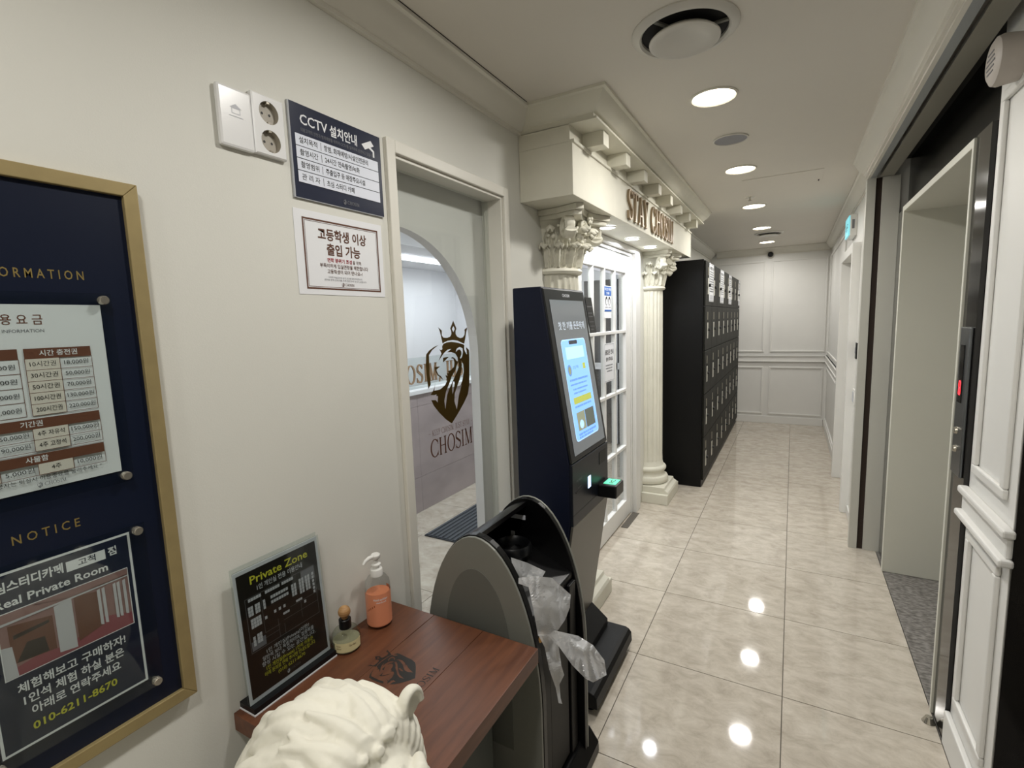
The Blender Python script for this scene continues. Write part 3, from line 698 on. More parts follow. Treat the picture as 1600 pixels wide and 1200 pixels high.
# ---------------------------------------------------------------- ceiling fittings
M_vent = mat('vent_white', 'cfccc4', .35); M_ventin = mat('vent_grey', '77776f', .5); M_void = mat('duct_void', '0c0c0c', .8)
def vent(x, y, r, label):
    t = thing('air_vent', label, 'air vent', (x, y, ZC), 'round ceiling air vents')
    MB().lathe([(r*.80, .002), (r*.81, -.010), (r*.85, -.016), (r*.93, -.013), (r, -.004), (r, 0)], (x, y, ZC), 2, 56).build('outer_ring', M_vent, t, smooth=True)
    MB().lathe([(r*.81, -.003), (r*.78, -.001), (.0005, -.001)], (x, y, ZC), 2, 40).build('duct_throat', M_void, t)
    for i in range(3):
        a = i*2.094+.5; MB().box(x-.006, x+.006, y+r*.2, y+r*.8, ZC-.010, ZC-.004).build('spoke', M_ventin, t).rotation_euler = (0, 0, a)
    MB().lathe([(.0005, -.022), (r*.22, -.022), (r*.42, -.029), (r*.60, -.036), (r*.66, -.034), (r*.665, -.030), (r*.6, -.02), (.0005, -.012)][::-1], (x, y, ZC), 2, 56).build('cone', M_vent, t, smooth=True)
vent(-.334, 1.79, .165, 'large round white air vent at the top of the picture')
vent(-.27, 6.5, .15, 'small far round air vent between two downlights')
x, y = -.313, 2.955
t = thing('ceiling_speaker', 'flat grey round ceiling speaker between two downlights', 'speaker', (x, y, ZC))
MB().lathe([(.08, 0), (.086, 0), (.086, -.006), (.08, -.008), (.078, -.004)], (x, y, ZC), 2, 40).build('rim', M_vent, t, smooth=True)
MB().lathe([(.0005, -.005), (.079, -.004)][::-1], (x, y, ZC), 2, 40).build('grille', mat('speaker_mesh', '9b9ba0', .6, bump=.6, bscale=900), t)
x, y = -.324, 4.45
t = thing('sprinkler_head', 'tiny chrome sprinkler head on the corridor ceiling', 'sprinkler', (x, y, ZC))
MB().lathe([(.0005, -.006), (.03, -.005), (.034, 0)][::-1], (x, y, ZC), 2, 24).build('plate', M_chrome, t, smooth=True); MB().lathe([(.0005, -.03), (.012, -.03), (.012, -.025), (.005, -.022), (.005, -.005)][::-1], (x, y, ZC), 2, 16).build('deflector', M_chrome, t)
t = thing('access_hatch', 'flush square ceiling access hatch in the corridor', 'hatch', (-.095, 4.05, ZC))
part('panel', M_ceil, t, (-.335, .145, 3.88, 4.24, ZC-.003, ZC-.0005), bevel=.001); part('latch', M_slot, t, (.12, .128, 4.16, 4.2, ZC-.006, ZC-.003))
x, y, z = -.3, 7.9, 2.386
t = thing('dome_camera', 'small dark dome camera high on the end wall', 'camera', (x, YE-.02, z))
MB().lathe([(.001, 0), (.045, 0), (.045, -.03), (.038, -.045)], (x, YE-.016, 2.386+.0), 1, 24).build('mount', M_vent, t, smooth=True)
MB().ball((x, YE-.065, 2.386), .036, 20, 14).build('dome', M_dark, t, smooth=True)
# ---------------------------------------------------------------- right side fittings
t = thing('exit_sign', 'small lit exit sign box above the far right doorway', 'exit sign', (.39, 5.0, 2.17))
part('housing', M_white, t, (.372, XR-.0005, 4.88, 5.2, 2.165, 2.33), bevel=.004)
part('face', mat('exit_cyan', '6fc8d6', .4, emit=.8), t, (.364, .372, 4.884, 5.196, 2.172, 2.323))
part('speaker_slots', M_grey, t, (.385, .402, 4.878, 4.88, 2.22, 2.29))
sh = Sheet((.364, 5.196, 2.172), (0, -1, 0), (0, 0, 1)); sh.text(.16, .045, .07, '비상구', mat('exit_print', '0d6b4a', .5), 'c', .2, .02); sh.build('print', t)
t = thing('switch_plate', 'slim dark wall control beside the far doorway', 'switch', (XR, 4.45, 1.21)); part('plate', M_dark, t, (XR-.008, XR-.0005, 4.43, 4.5, 1.215, 1.335), bevel=.002); part('rocker', M_grey, t, (XR-.011, XR-.008, 4.445, 4.485, 1.255, 1.3), bevel=.001)
t = thing('switch_plate', 'white light switch low beside the far doorway', 'switch', (XR, 4.45, .88)); part('plate', M_white, t, (XR-.01, XR-.0005, 4.4, 4.5, .875, .99), bevel=.003); part('rocker', M_lgrey, t, (XR-.014, XR-.01, 4.42, 4.48, .895, .97), bevel=.002)
cp = thing('call_panel', 'tall brushed steel elevator call panel with a red digit', 'call panel', (.522, 2.235, 1.0))
part('plate', mat('call_steel', '6f7274', .28, metal=.85), cp, (.513, .5228, 2.185, 2.292, .985, 1.5), bevel=.003)
part('display', mat('display_black', '060606', .1), cp, (.511, .513, 2.225, 2.268, 1.24, 1.44))
M_redlit = mat('red_led', 'ff2a33', .4, emit=5)
sh = Sheet((.511, 2.265, 1.24), (0, -1, 0), (0, 0, 1)); L = [(.008, .03, .013, .05), (.024, .03, .029, .05), (.008, .052, .013, .072), (.024, .052, .029, .072), (.011, .026, .026, .031), (.011, .049, .026, .053), (.011, .071, .026, .076)]; sh.rects(L, M_redlit); sh.build('digit', cp)
for z in (1.075, 1.14): MB().lathe([(.0005, .505), (.011, .506), (.013, .513)], (0, 2.25, z), 0, 18).build('button', M_chrome, cp, smooth=True)
x, y, z = .5, 1.97, 2.245
t = thing('alarm_sounder', 'round pale grilled alarm sounder above the panelled pier', 'alarm', (.537, y, z))
MB().lathe([(.0005, .46), (.05, .461), (.062, .468), (.066, .48), (.06, .525), (.06, .5368)], (0, y, z), 0, 32).build('housing', mat('sounder_grey', 'b4aca4', .5), t, smooth=True)
for i in range(5): part('grille_slot', M_grey, t, (.4592, .4605, y-.035+.006*abs(i-2), y+.035-.006*abs(i-2), z-.03+.013*i, z-.026+.013*i))
t = thing('door_stop', 'small chrome door stop on the floor by the dark panel', 'door stop', (.5, 2.26, 0)); MB().lathe([(.0005, .022), (.012, .021), (.016, .012), (.02, .004), (.022, 0.0005)][::-1], (.5, 2.26, 0), 2, 20).build('dome', M_chrome, t, smooth=True)
# ---------------------------------------------------------------- lobby things
t = thing('floor_mat', 'dark ribbed entrance mat on the lobby floor', 'mat', (-2.2, 3.3, 0)); M_mat = mat('mat_rubber', '3a3d42', .8)
part('base', M_mat, t, (-2.36, -1.9, 2.76, 4.6, .0005, .008)); rb = part('rib', mat('mat_rib', '52565c', .75), t, (-2.35, -2.33, 2.77, 4.59, .008, .014))
for i in range(1, 11): copyobj(rb, t, (.0405*i, 0, 0))
t = thing('counter_lettering', 'bronze lettering standing on the lobby counter ledge', 'sign', (-2.74, 3.6, 1.036))
M_lb = mat('lobby_letter', 'a08468', .5, metal=.2); L, W = serif('KEEP CHOSIM, JUST STAY', .16); y0 = 2.36; k = 2.15/W
for g in L:
    if not g: continue
    b = MB()
    for p in g:
        n = len(p); vs = [(-2.75+xx, y0+a*k, 1.085+c*.155) for xx in (0, .012) for a, c in p]
        b.add(vs, [tuple(range(n))[::-1], tuple(range(n, 2*n))]+[(i, (i+1) % n, (i+1) % n+n, i+n) for i in range(n)])
    b.build('letter', M_lb, t)
b = MB(); b.box(-2.76, -2.752, 2.3, 4.55, 1.037, 1.3); b.build('glass_screen', M_acryl, t)
b = MB(); b.box(-3.9, -3.6, 2.9, 3.25, .0005, 1.28); t = thing('storage_box', 'plain beige cabinet behind the lobby counter', 'cabinet', (-3.75, 3.07, 0)); b.build('body', mat('beige_laminate', 'c2a184', .5), t, .004); part('door', mat('beige_laminate2', 'b99878', .5), t, (-3.6, -3.585, 2.91, 3.24, .05, 1.26), bevel=.003)
# ---------------------------------------------------------------- things on the left wall
U, Vz = (0, 1, 0), (0, 0, 1)
t = thing('wall_plate', 'white blank wall plate with a small house mark', 'wall plate', (XL, .715, 1.97)); M_pl = mat('plate_white', 'e6e6e6', .25)
part('plate', M_pl, t, (XL+.0005, XL+.014, .676, .756, 1.966, 2.094), bevel=.006)
sh = Sheet((XL+.014, .676, 1.966), U, Vz, .0003); sh.frame(.03, .072, .05, .084, .0014, M_lgrey); sh.polys([[(.026, .084), (.054, .084), (.04, .093)]], M_lgrey); sh.rect(.024, .066, .056, .0672, M_lgrey); sh.build('house_mark', t)
t = thing('wall_socket', 'white double power socket beside the black notice', 'socket', (XL, .8, 1.97))
M_sock = mat('socket_well', 'a8a194', .45); wells = (2.004, 2.067)
b = MB(); circ = lambda z, r: [(.7975+r*math.cos(q*math.pi/14), z+r*math.sin(q*math.pi/14)) for q in range(28)]
o4 = [(.757, 1.97), (.838, 1.97), (.838, 2.104), (.757, 2.104)]; i4 = [(.760, 1.973), (.835, 1.973), (.835, 2.101), (.760, 2.101)]
vs, fs = fill([i4]+[circ(z, .025) for z in wells]); b.add([(XL+.014, y, z) for y, z in vs], fs)
b.add([(XL+.0005, y, z) for y, z in o4]+[(XL+.011, y, z) for y, z in o4]+[(XL+.014, y, z) for y, z in i4], [(i, (i+1) % 4, (i+1) % 4+4, i+4) for i in range(4)]+[(i+4, (i+1) % 4+4, (i+1) % 4+8, i+8) for i in range(4)])
b.build('plate', M_pl, t)
for z in wells:
    s_ = MB().lathe([(.025, .014), (.0245, .0015), (.0005, .0015)], (XL, .7975, z), 0, 28).build('socket_well', M_sock, t, smooth=True)
    for dy in (-.0095, .0095): MB().lathe([(.0005, .002), (.003, .002)][::-1], (XL, .7975+dy, z), 0, 12).build('pin_hole', M_black, s_)
    part('earth_clip', M_chrome, s_, (XL+.002, XL+.0135, .794, .801, z+.020, z+.0243)); part('earth_clip', M_chrome, s_, (XL+.002, XL+.0135, .794, .801, z-.0243, z-.020))
# CCTV notice
t = thing('cctv_notice', 'navy acrylic CCTV notice with white table on the wall', 'sign', (XL, 1.01, 1.9))
a0, z0, wd, ht = .856, 1.893, .31, .228
part('plate', mat('acrylic_edge', 'b4b6bb', .25), t, (XL+.0005, XL+.006, a0, a0+wd, z0, z0+ht)); part('panel', M_navyprint, t, (XL+.006, XL+.0068, a0+.004, a0+wd, z0+.002, z0+ht))
sh = Sheet((XL+.0068, a0, z0), U, Vz, .0003, .00008)
sh.text(.032, .182, .034, 'CCTV', M_paper, 'l', .085, .012); sh.text(.124, .181, .031, '설치안내', M_paper, 'l', .095, .02)
sh.text(.032, .164, .0105, '이용고객의 안전과 범죄예방을 위하여 CCTV를 설치하여 운영하고 있습니다', M_grey, 'l', .25)
sh.polys([[(.236, .19), (.272, .208), (.284, .196), (.248, .178)]], M_paper); sh.polys([[(.262, .186), (.278, .178), (.278, .164), (.284, .164), (.284, .182), (.266, .192)]], M_paper)
for i, (l, r) in enumerate((('설치목적', '방범, 화재예방/시설안전관리'), ('촬영시간', '24시간 연속촬영/녹화'), ('촬영범위', '주출입구 등 매장주요시설'), ('관 리 자', '초심 스터디 카페'))):
    y = .128-i*.0295; sh.rect(.014, y, .296, y+.0275, M_paperb); sh.l -= sh.st*0
    sh.text(.052, y+.008, .0165, l, M_black, 'c', .055, .015); sh.rect(.09, y+.004, .0915, y+.0235, M_black)
    sh.text(.101, y+.008, .0165, r, M_black, 'l', (.155, .12, .138, .095)[i], .015)
sh.serif(.168, .012, .009, 'CHOSIM', M_grey, 'l'); draw_logo(sh, .158, .009, .015, M_grey); sh.build('print', t)
# age poster
t = thing('age_limit_poster', 'white paper poster with a thin brown border on the wall', 'poster', (XL, 1.0, 1.65))
a0, z0, wd, ht = .85, 1.656, .305, .212
part('paper', M_paper, t, (XL+.0005, XL+.0012, a0, a0+wd, z0, z0+ht))
sh = Sheet((XL+.0012, a0, z0), U, Vz, .0003, .00008); sh.frame(.024, .014, .288, .194, .0045, M_brown); sh.frame(.0305, .0205, .2815, .1875, .0012, M_brown)
sh.text(.155, .146, .033, '고등학생 이상', M_brown, 'c', .17, .025); sh.text(.155, .108, .033, '출입 가능', M_brown, 'c', .118, .025)
sh.text(.138, .088, .0125, '면학 분위기 조성', M_red, 'c', .085, .02); sh.text(.184, .088, .012, '을 위해', M_brown, 'l', .03)
sh.text(.155, .073, .0125, '부득이하게 입실연령을 제한합니다', M_brown, 'c', .17, .004); sh.text(.155, .058, .0125, '고등학생이 되어 만나요~!', M_brown, 'c', .125, .004)
sh.text(.155, .045, .006, '다양한 학습공간과 휴게 공간을 함께 제공합니다', M_grey, 'c', .12); sh.text(.155, .038, .006, '쾌적한 면학 분위기를 위해 협조하여 주시기 바랍니다', M_grey, 'c', .15)
sh.serif(.15, .026, .007, 'CHOSIM', M_brown, 'l'); draw_logo(sh, .143, .0235, .012, M_brown); sh.build('print', t)
# information board
by0, by1, bz0, bz1 = .13, .501, .816, 1.842
t = thing('information_board', 'navy information board in a gold frame on the wall', 'notice board', (XL, .315, bz0))
part('backing', M_navy, t, (XL+.0005, XL+.012, by0+.02, by1-.02, bz0+.02, bz1-.02)); fw_ = .024
def rail(pts):
    b = MB(); b.prism(pts, 0, XL+.0005, XL+.021); b.build('frame_rail', M_gold, t, .0015)
rail([(by0, bz1), (by1, bz1), (by1-fw_, bz1-fw_), (by0+fw_, bz1-fw_)]); rail([(by0, bz0), (by0+fw_, bz0+fw_), (by1-fw_, bz0+fw_), (by1, bz0)])
rail([(by1, bz0), (by1-fw_, bz0+fw_), (by1-fw_, bz1-fw_), (by1, bz1)]); rail([(by0, bz0), (by0, bz1), (by0+fw_, bz1-fw_), (by0+fw_, bz0+fw_)])
sh = Sheet((XL+.012, .13, 0), U, Vz, .0003)
sh.text(.275, 1.664, .0215, 'I N F O R M A T I O N', M_goldprint, 'r', .142, .008); sh.text(.222, 1.238, .0215, 'N O T I C E', M_goldprint, 'r', .088, .006); sh.build('heading', t)
for (z0, z1, y1) in ((1.297, 1.641, .437), (.88, 1.212, .443)):
    ac = part('acrylic_cover', M_acryl, t, (XL+.019, XL+.0215, .193, y1, z0, z1))
    for yy in (.206, y1-.013):
        for zz in (z0+.012, z1-.012):
            MB().lathe([(.0005, .031), (.0065, .031), (.008, .029), (.008, .0215), (.005, .0215), (.005, .012)][::-1], (XL, yy, zz), 0, 18).build('standoff', M_chrome, ac, smooth=True)
# price sheet
t = thing('price_sheet', 'white price list with brown table headers behind acrylic', 'price list', (XL, .315, 1.32))
a0, z0 = .212, 1.318
part('paper', M_paper, t, (XL+.0135, XL+.0145, a0, a0+.21, z0, z0+.303))
sh = Sheet((XL+.0145, a0, z0), U, Vz, .0003, .00008)
M_cell = mat('cream_cell', 'ded6cc', .6); M_hd = mat('brown_header', '6e4330', .55)
sh.text(.094, .272, .0185, '이 용 요 금', M_hd, 'c', .07, .01); sh.text(.094, .258, .0075, 'FARE INFORMATION', M_grey, 'c', .07)
def table(x0, x1, yt, head, rows, rh, cols=2, hh=.0165):
    sh.rect(x0, yt-hh, x1, yt, M_hd); sh.text((x0+x1)/2, yt-hh*.72, .0105, head, M_paper, 'c', None, .015)
    n = len(rows); yb = yt-hh-n*rh; cw_ = (x1-x0)/cols
    sh.rects([(x0+cw_*c, yb, x0+cw_*(c+1), yt-hh) for c in range(0, cols, 2)], M_cell)
    sh.rects([(x0, yt-hh-i*rh-.0004, x1, yt-hh-i*rh+.0004) for i in range(n+1)]+[(x0+cw_*c-.0004, yb, x0+cw_*c+.0004, yt-hh) for c in range(cols+1)], M_hd)
    for i, r in enumerate(rows):
        for c, s in enumerate(r): sh.text(x0+cw_*(c+.5), yt-hh-(i+.66)*rh, .0096, s, M_black, 'c', None if len(s) < 6 else cw_*(.84 if len(s) > 7 else .76), .0)
table(.004, .092, .232, '당일권', [('2시간', '3,000원'), ('4시간', '5,000원'), ('6시간', '10,000원'), ('12시간', '12,000원')], .0232)
table(.099, .187, .232, '시간 충전권', [('10시간권', '18,000원'), ('30시간권', '50,000원'), ('50시간권', '70,000원'), ('100시간권', '130,000원'), ('200시간권', '220,000원')], .0186)
table(.004, .187, .118, '기간권', [('1주', '50,000원', '4주 자유석', '150,000원'), ('2주', '90,000원', '4주 고정석', '200,000원')], .0186, 4)
table(.004, .187, .06, '사물함', [('2주', '5,000원', '4주', '10,000원')], .0186, 4)
sh.text(.105, .0165, .0085, '* 이용자는 퇴실시 이용종료를 눌러주세요 *', M_black, 'c', .15); sh.serif(.1, .006, .006, 'CHOSIM', M_grey, 'l'); draw_logo(sh, .094, .004, .010, M_grey); sh.build('print', t)
# private room poster
t = thing('room_poster', 'navy poster with a photo of private rooms behind acrylic', 'poster', (XL, .315, .9))
a0, z0 = .212, .897
part('paper', M_navyprint, t, (XL+.0135, XL+.0145, a0, a0+.21, z0, z0+.303))
sh = Sheet((XL+.0145, a0, z0), U, Vz, .0003, .00008); sh.frame(.001, .002, .208, .303, .004, M_paper)
sh.text(.008, .272, .0185, '초심스터디카페', M_paper, 'l', .1, .03); sh.rect(.112, .268, .168, .286, M_paper); sh.text(.141, .273, .013, '고척', M_navyprint, 'c', .025, .015); sh.text(.172, .272, .017, '점', M_paper, 'l', .013, .03)
sh.text(.094, .246, .019, 'Real Private Room', M_paper, 'c', .15, .02)
sh.rect(.018, .126, .198, .238, M_paper)
P1 = mat('photo_wall', '8f6d6a', .5); P2 = mat('photo_wood', '6a4334', .5); P3 = mat('photo_carpet', '8d4a52', .5); P4 = mat('photo_white', 'c0bfc4', .5); P5 = mat('photo_dark', '2f2422', .5)
sh.rect(.0195, .1275, .1965, .2365, P1); sh.polys([[(.0195, .1275), (.1965, .1275), (.1965, .15), (.15, .165), (.1, .14), (.07, .15), (.0195, .14)]], P3)
sh.polys([[(.03, .15), (.085, .145), (.085, .205), (.03, .215)]], P2); sh.polys([[(.035, .15), (.075, .147), (.072, .175), (.05, .178)]], P5); sh.polys([[(.035, .19), (.08, .195), (.08, .2), (.035, .197)]], P5)
sh.polys([[(.0195, .1275), (.035, .1275), (.032, .18), (.0195, .183)]], P4); sh.polys([[(.088, .135), (.112, .131), (.112, .222), (.088, .218)]], P4); sh.polys([[(.115, .14), (.15, .15), (.15, .215), (.115, .222)]], P2)
for x in (.148, .155, .172, .178, .187): sh.polys([[(x, .152), (x+.0045, .15), (x+.0045, .218), (x, .217)]], P4)
sh.polys([[(.0195, .218), (.1965, .222), (.1965, .224), (.0195, .222)]], P4); sh.polys([[(.06, .2365), (.1965, .2365), (.1965, .226), (.11, .224)]], P1)
for i, (s, w2) in enumerate((('체험해보고 구매하자!', .15), ('1인석 체험 하실 분은', .14), ('아래로 연락주세요', .125))): sh.text(.105, .099-.0225*i, .0185, s, M_paper, 'c', w2, .02)
sh.text(.1, .027, .0185, '010-6211-8670', M_yellow, 'c', .118, .02); sh.build('print', t)
# ---------------------------------------------------------------- desk and what stands on it
def wood():
    m = bpy.data.materials.new('brown_wood'); m.use_nodes = True; nt = m.node_tree; N = nt.nodes; L = nt.links; b = N['Principled BSDF']
    g = N.new('ShaderNodeNewGeometry'); mp = N.new('ShaderNodeMapping'); mp.inputs['Scale'].default_value = (22, 2.2, 22); L.new(g.outputs['Position'], mp.inputs[0])
    n = N.new('ShaderNodeTexNoise'); n.inputs['Scale'].default_value = 2.4; n.inputs['Detail'].default_value = 8; n.inputs['Distortion'].default_value = .5; L.new(mp.outputs[0], n.inputs['Vector'])
    r = N.new('ShaderNodeValToRGB'); e = r.color_ramp.elements; e[0].position = .28; e[0].color = (*lin('54301f'), 1); e[1].position = .7; e[1].color = (*lin('6b4029'), 1); k = e.new(.5); k.color = (*lin('603924'), 1)
    L.new(n.outputs['Fac'], r.inputs[0]); L.new(r.outputs[0], b.inputs['Base Color']); b.inputs['Roughness'].default_value = .42
    bp = N.new('ShaderNodeBump'); bp.inputs['Strength'].default_value = .12; bp.inputs['Distance'].default_value = .003; L.new(n.outputs['Fac'], bp.inputs['Height']); L.new(bp.outputs[0], b.inputs['Normal']); return m
M_wood = wood(); ZD = .70; M_desk = mat('desk_panel', '3b423c', .5, var=.05, scale=8)
t = thing('podium_desk', 'small desk with a dark brown wooden top against the wall', 'desk', (-.83, .83, 0))
ys = [.578, .75, .92, 1.094]
dk = None
for i, (xa, xb) in enumerate(((-1.088, -.915), (-.914, -.741), (-.740, -.566))): part('top_board', M_wood, t, (xa, xb, .578, 1.094, ZD-.042, ZD), bevel=.0012)
part('body', M_desk, t, (-1.086, -.70, .62, 1.06, .06, ZD-.042), bevel=.003); part('kick_plate', M_dark, t, (-1.08, -.72, .64, 1.04, 0, .06))
part('apron_panel', mat('desk_apron', '2e2622', .5), t, (-.70, -.692, .63, 1.05, .5, ZD-.042))
sh = Sheet((-.752, .80, ZD), (0, 1, 0), (-1, 0, 0), .0004, .00003); M_burn = mat('burnt_mark', '1a1714', .5)
draw_logo(sh, .056, .036, .15, M_burn); sh.serif(.052, .0, .02, 'CHOSIM', M_burn, 'c', .115, .1); sh.build('burnt_emblem', t)
# acrylic stand
t = thing('sign_stand', 'acrylic stand with a black Private Zone seating plan', 'sign stand', (-1.05, .705, ZD))
part('base', M_dark, t, (-1.088, -1.032, .594, .826, ZD+.004, ZD+.018), bevel=.001); part('base_trim', M_paper, t, (-1.088, -1.031, .593, .827, ZD+.0005, ZD+.004))
tl = -.02  # leans back at the top
Mt = Vector((tl, 0, .32)).normalized()
def leaning(name, m, y0, y1, s0, s1, d0, d1, parent):
    b = MB(); o = Vector((-1.05, 0, ZD+.018)); n = Vector((Mt.z, 0, -Mt.x))
    vs = [o+Mt*s+n*d+Vector((0, y, 0)) for d in (d0, d1) for s in (s0, s1) for y in (y0, y1)]
    b.add(vs, [(0, 2, 3, 1), (4, 5, 7, 6), (0, 1, 5, 4), (2, 6, 7, 3), (0, 4, 6, 2), (1, 3, 7, 5)]); return b.build(name, m, parent)
leaning('acrylic_front', M_acryl, .594, .824, -.003, .316, .0035, .0055, t); leaning('acrylic_back', M_acryl, .594, .824, -.003, .322, -.0055, -.0035, t)
M_pblack = mat('poster_black', '17140f', .35); leaning('white_card', M_lgrey, .596, .822, .0, .312, -.0008, .0006, t)
leaning('poster', M_pblack, .603, .815, .010, .303, .0006, .0012, t)
o = Vector((-1.05, .603, ZD+.018))+Mt*.010+Vector((Mt.z, 0, -Mt.x))*.0012
sh = Sheet(o, U, Mt, .0003, .00006)
sh.text(.108, .262, .0265, 'Private Zone', M_yellow, 'c', .155, .015); sh.text(.106, .243, .0145, '1인 개인실 전용 이용안내', M_lgrey, 'c', .122, .01)
M_line = mat('plan_line', '5b5a5c', .5); M_seat = mat('plan_seat', 'b9bac0', .5); M_zone = mat('plan_zone', '6a6a70', .5)
sh.rect(.16, .2, .2, .232, M_zone); sh.rect(.015, .108, .05, .13, M_zone); sh.frame(.012, .104, .2, .234, .0014, M_line)
sh.rects([(.05, .134, .051, .232), (.05, .134, .09, .135), (.085, .104, .086, .15), (.05, .122, .085, .123), (.1, .104, .101, .13), (.1, .138, .2, .139), (.15, .118, .151, .16), (.12, .16, .2, .161)], M_line)
seats = []
def seat_row(x, y, n, dx, dy, w=.0058, hgt=.0072):
    for i in range(n): seats.append((x+dx*i, y+dy*i, x+dx*i+w, y+dy*i+hgt))
seat_row(.02, .224, 5, .0065, 0); seat_row(.062, .224, 6, .0065, 0); seat_row(.106, .224, 5, .0065, 0)
for r in range(2): seat_row(.074, .206-r*.0125, 7, .0068, 0)
for c in range(2): seat_row(.13+c*.0075, .182, 4, 0, .0078); seat_row(.152+c*.0075, .178, 5, 0, .0078); seat_row(.17+c*.0075, .178, 5, 0, .0078)
seat_row(.19, .162, 6, 0, .0095)
for r in range(3): seat_row(.017, .19+r*.0078, 2, .0065, 0); seat_row(.034, .19+r*.0078, 2, .0065, 0); seat_row(.02, .16+r*.0078, 4, .0065, 0); seat_row(.02, .118+r*.0078, 1, 0, 0); seat_row(.03, .12+r*.0078, 2, .0065, 0)
seat_row(.054, .19, 3, 0, .0078); seat_row(.054, .165, 1, 0, 0); seat_row(.078, .168, 3, .0125, 0); seat_row(.1, .151, 3, .006, 0, .0056, .0056); seat_row(.138, .163, 3, .006, 0, .0056, .0056); seat_row(.16, .15, 1, 0, 0)
sh.rects(seats, M_seat)
M_or = mat('rust_print', '6f3c24', .5)
for i, (s, m, w2) in enumerate((('1인 개인실(Private)이란?', M_lgrey, .118), ('일반석 보다 독립적이며, 집중력을', M_lgrey, .142), ('향상 시킬 수 있는 공간입니다.', M_lgrey, .148), ('1인 개인실(Private) 1인석 이용은', M_yellow, .13), ('아래 문의로 연락 주시면 안내드립니다.', M_yellow, .142), ('(010) 6211-8670', M_yellow, .075))):
    sh.text(.106, .086-i*.0128, .0118, s, m, 'c', w2, .004)
sh.serif(.1, .009, .006, 'CHOSIM', M_line, 'l'); draw_logo(sh, .094, .006, .011, M_lgrey); sh.build('print', t)
# reed diffuser
cx, cy_ = -1.037, .866
t = thing('reed_diffuser', 'squat glass diffuser bottle with a wooden ball stopper', 'diffuser', (cx, cy_, ZD))
MB().lathe([(.0005, .0008), (.034, .0008), (.037, .004), (.0375, .03), (.0365, .046), (.030, .054), (.016, .057), (.014, .06), (.014, .066)], (cx, cy_, ZD), 2, 36).build('bottle', glass_mat('bottle_glass', 'e8ebe4', 1.2, .03), t, smooth=True)
MB().lathe([(.0005, .003), (.0345, .003), (.0352, .028), (.0005, .028)], (cx, cy_, ZD), 2, 36).build('perfume', mat('perfume_oil', 'b9b59c', .15, trans=.3), t, smooth=True)
MB().lathe([(.0379, .008), (.0379, .034)], (cx, cy_, ZD), 2, 36, -1.6, .5).build('label', mat('diffuser_label', 'd6cd9f', .5), t, smooth=True)
b = MB(); r = .0382
for tx, a_, z_, sz, w_a in (('Home', -1.45, .024, .007, .32), ('diffuser', -1.45, .017, .006, .36), ('Garden', -.55, .023, .008, .5)):
    vs, fs, W = text_mesh(tx, 0.0); b.add([(cx+r*math.cos(a_+x*w_a/W), cy_+r*math.sin(a_+x*w_a/W), ZD+z_+y*sz) for x, y in vs], fs)
b.build('label_print', M_brown, t)
MB().lathe([(.0005, .058), (.0155, .058), (.0162, .06), (.0162, .083), (.0145, .085), (.0005, .085)], (cx, cy_, ZD), 2, 24).build('cap', M_dark, t, smooth=True)
MB().lathe([(.0005, .083), (.008, .083), (.008, .09), (.0005, .09)], (cx, cy_, ZD), 2, 16).build('neck', mat('pale_wood', 'b48c5c', .5, col2='8a6238', scale=10, stretch=(1, 1, 30)), t)
MB().ball((cx, cy_, ZD+.103), .0165, 24, 16).build('wooden_ball', MATS['pale_wood'], t, smooth=True)
# pump bottle
cx, cy_ = -1.035, .99
t = thing('pump_bottle', 'orange hand sanitiser bottle with a white pump', 'pump bottle', (cx, cy_, ZD))
MB().lathe([(.0005, .0008), (.033, .0008), (.036, .004), (.036, .118), (.034, .134), (.026, .146), (.0155, .151), (.0145, .158)], (cx, cy_, ZD), 2, 36).build('bottle', glass_mat('clear_plastic', 'f0f2f2', .9, .06), t, smooth=True)
MB().lathe([(.0005, .006), (.0335, .006), (.0335, .10), (.0005, .10)], (cx, cy_, ZD), 2, 36).build('gel', mat('orange_gel', 'd9845c', .3), t, smooth=True)
MB().lathe([(.0363, .010), (.0363, .106)], (cx, cy_, ZD), 2, 40, -2.4, 1.6).build('label', mat('orange_label', 'dd8f6c', .35), t, smooth=True)
b = MB(); r = .0366
def onlabel(a, z): return (cx+r*math.cos(a), cy_+r*math.sin(a), ZD+z)
vs, fs, W = text_mesh('Hand sanitizer', .01); k = 1.15/W
b.add([onlabel(-1.15+x*k, .088+y*.0095) for x, y in vs], fs)
vs, fs, W = text_mesh('clean & soft', .01); k = .8/W
b.add([onlabel(-.95+x*k, .080+y*.007) for x, y in vs], fs); b.build('label_print', M_paper, t)
b = MB()
for i in range(5):
    for a in range(1): b.add([onlabel(-1.75+i*.16+.045*math.cos(q*.785), .056+.004*i+.0035*math.sin(q*.785)) for q in range(8)], [tuple(range(8))])
b.build('label_fruit', mat('label_fruit', '9a4a22', .5), t)
b = MB(); b.lathe([(.0175, .15), (.0175, .168), (.0165, .17), (.008, .172), (.008, .178), (.0135, .18), (.0135, .184), (.0065, .187), (.0065, .205), (.0005, .205)], (cx, cy_, ZD), 2, 28); b.build('pump_collar', M_white, t, smooth=True)
b = MB(); b.lathe([(.0005, .2), (.011, .2), (.0135, .204), (.0135, .211), (.011, .214), (.0005, .214)], (cx, cy_, ZD), 2, 24); b.tube([(cx, cy_, ZD+.208), (cx-.004, cy_-.022, ZD+.209), (cx-.006, cy_-.034, ZD+.205), (cx-.007, cy_-.041, ZD+.197)], [.0065, .006, .005, .004], 10); b.build('pump_head', M_white, t, smooth=True)
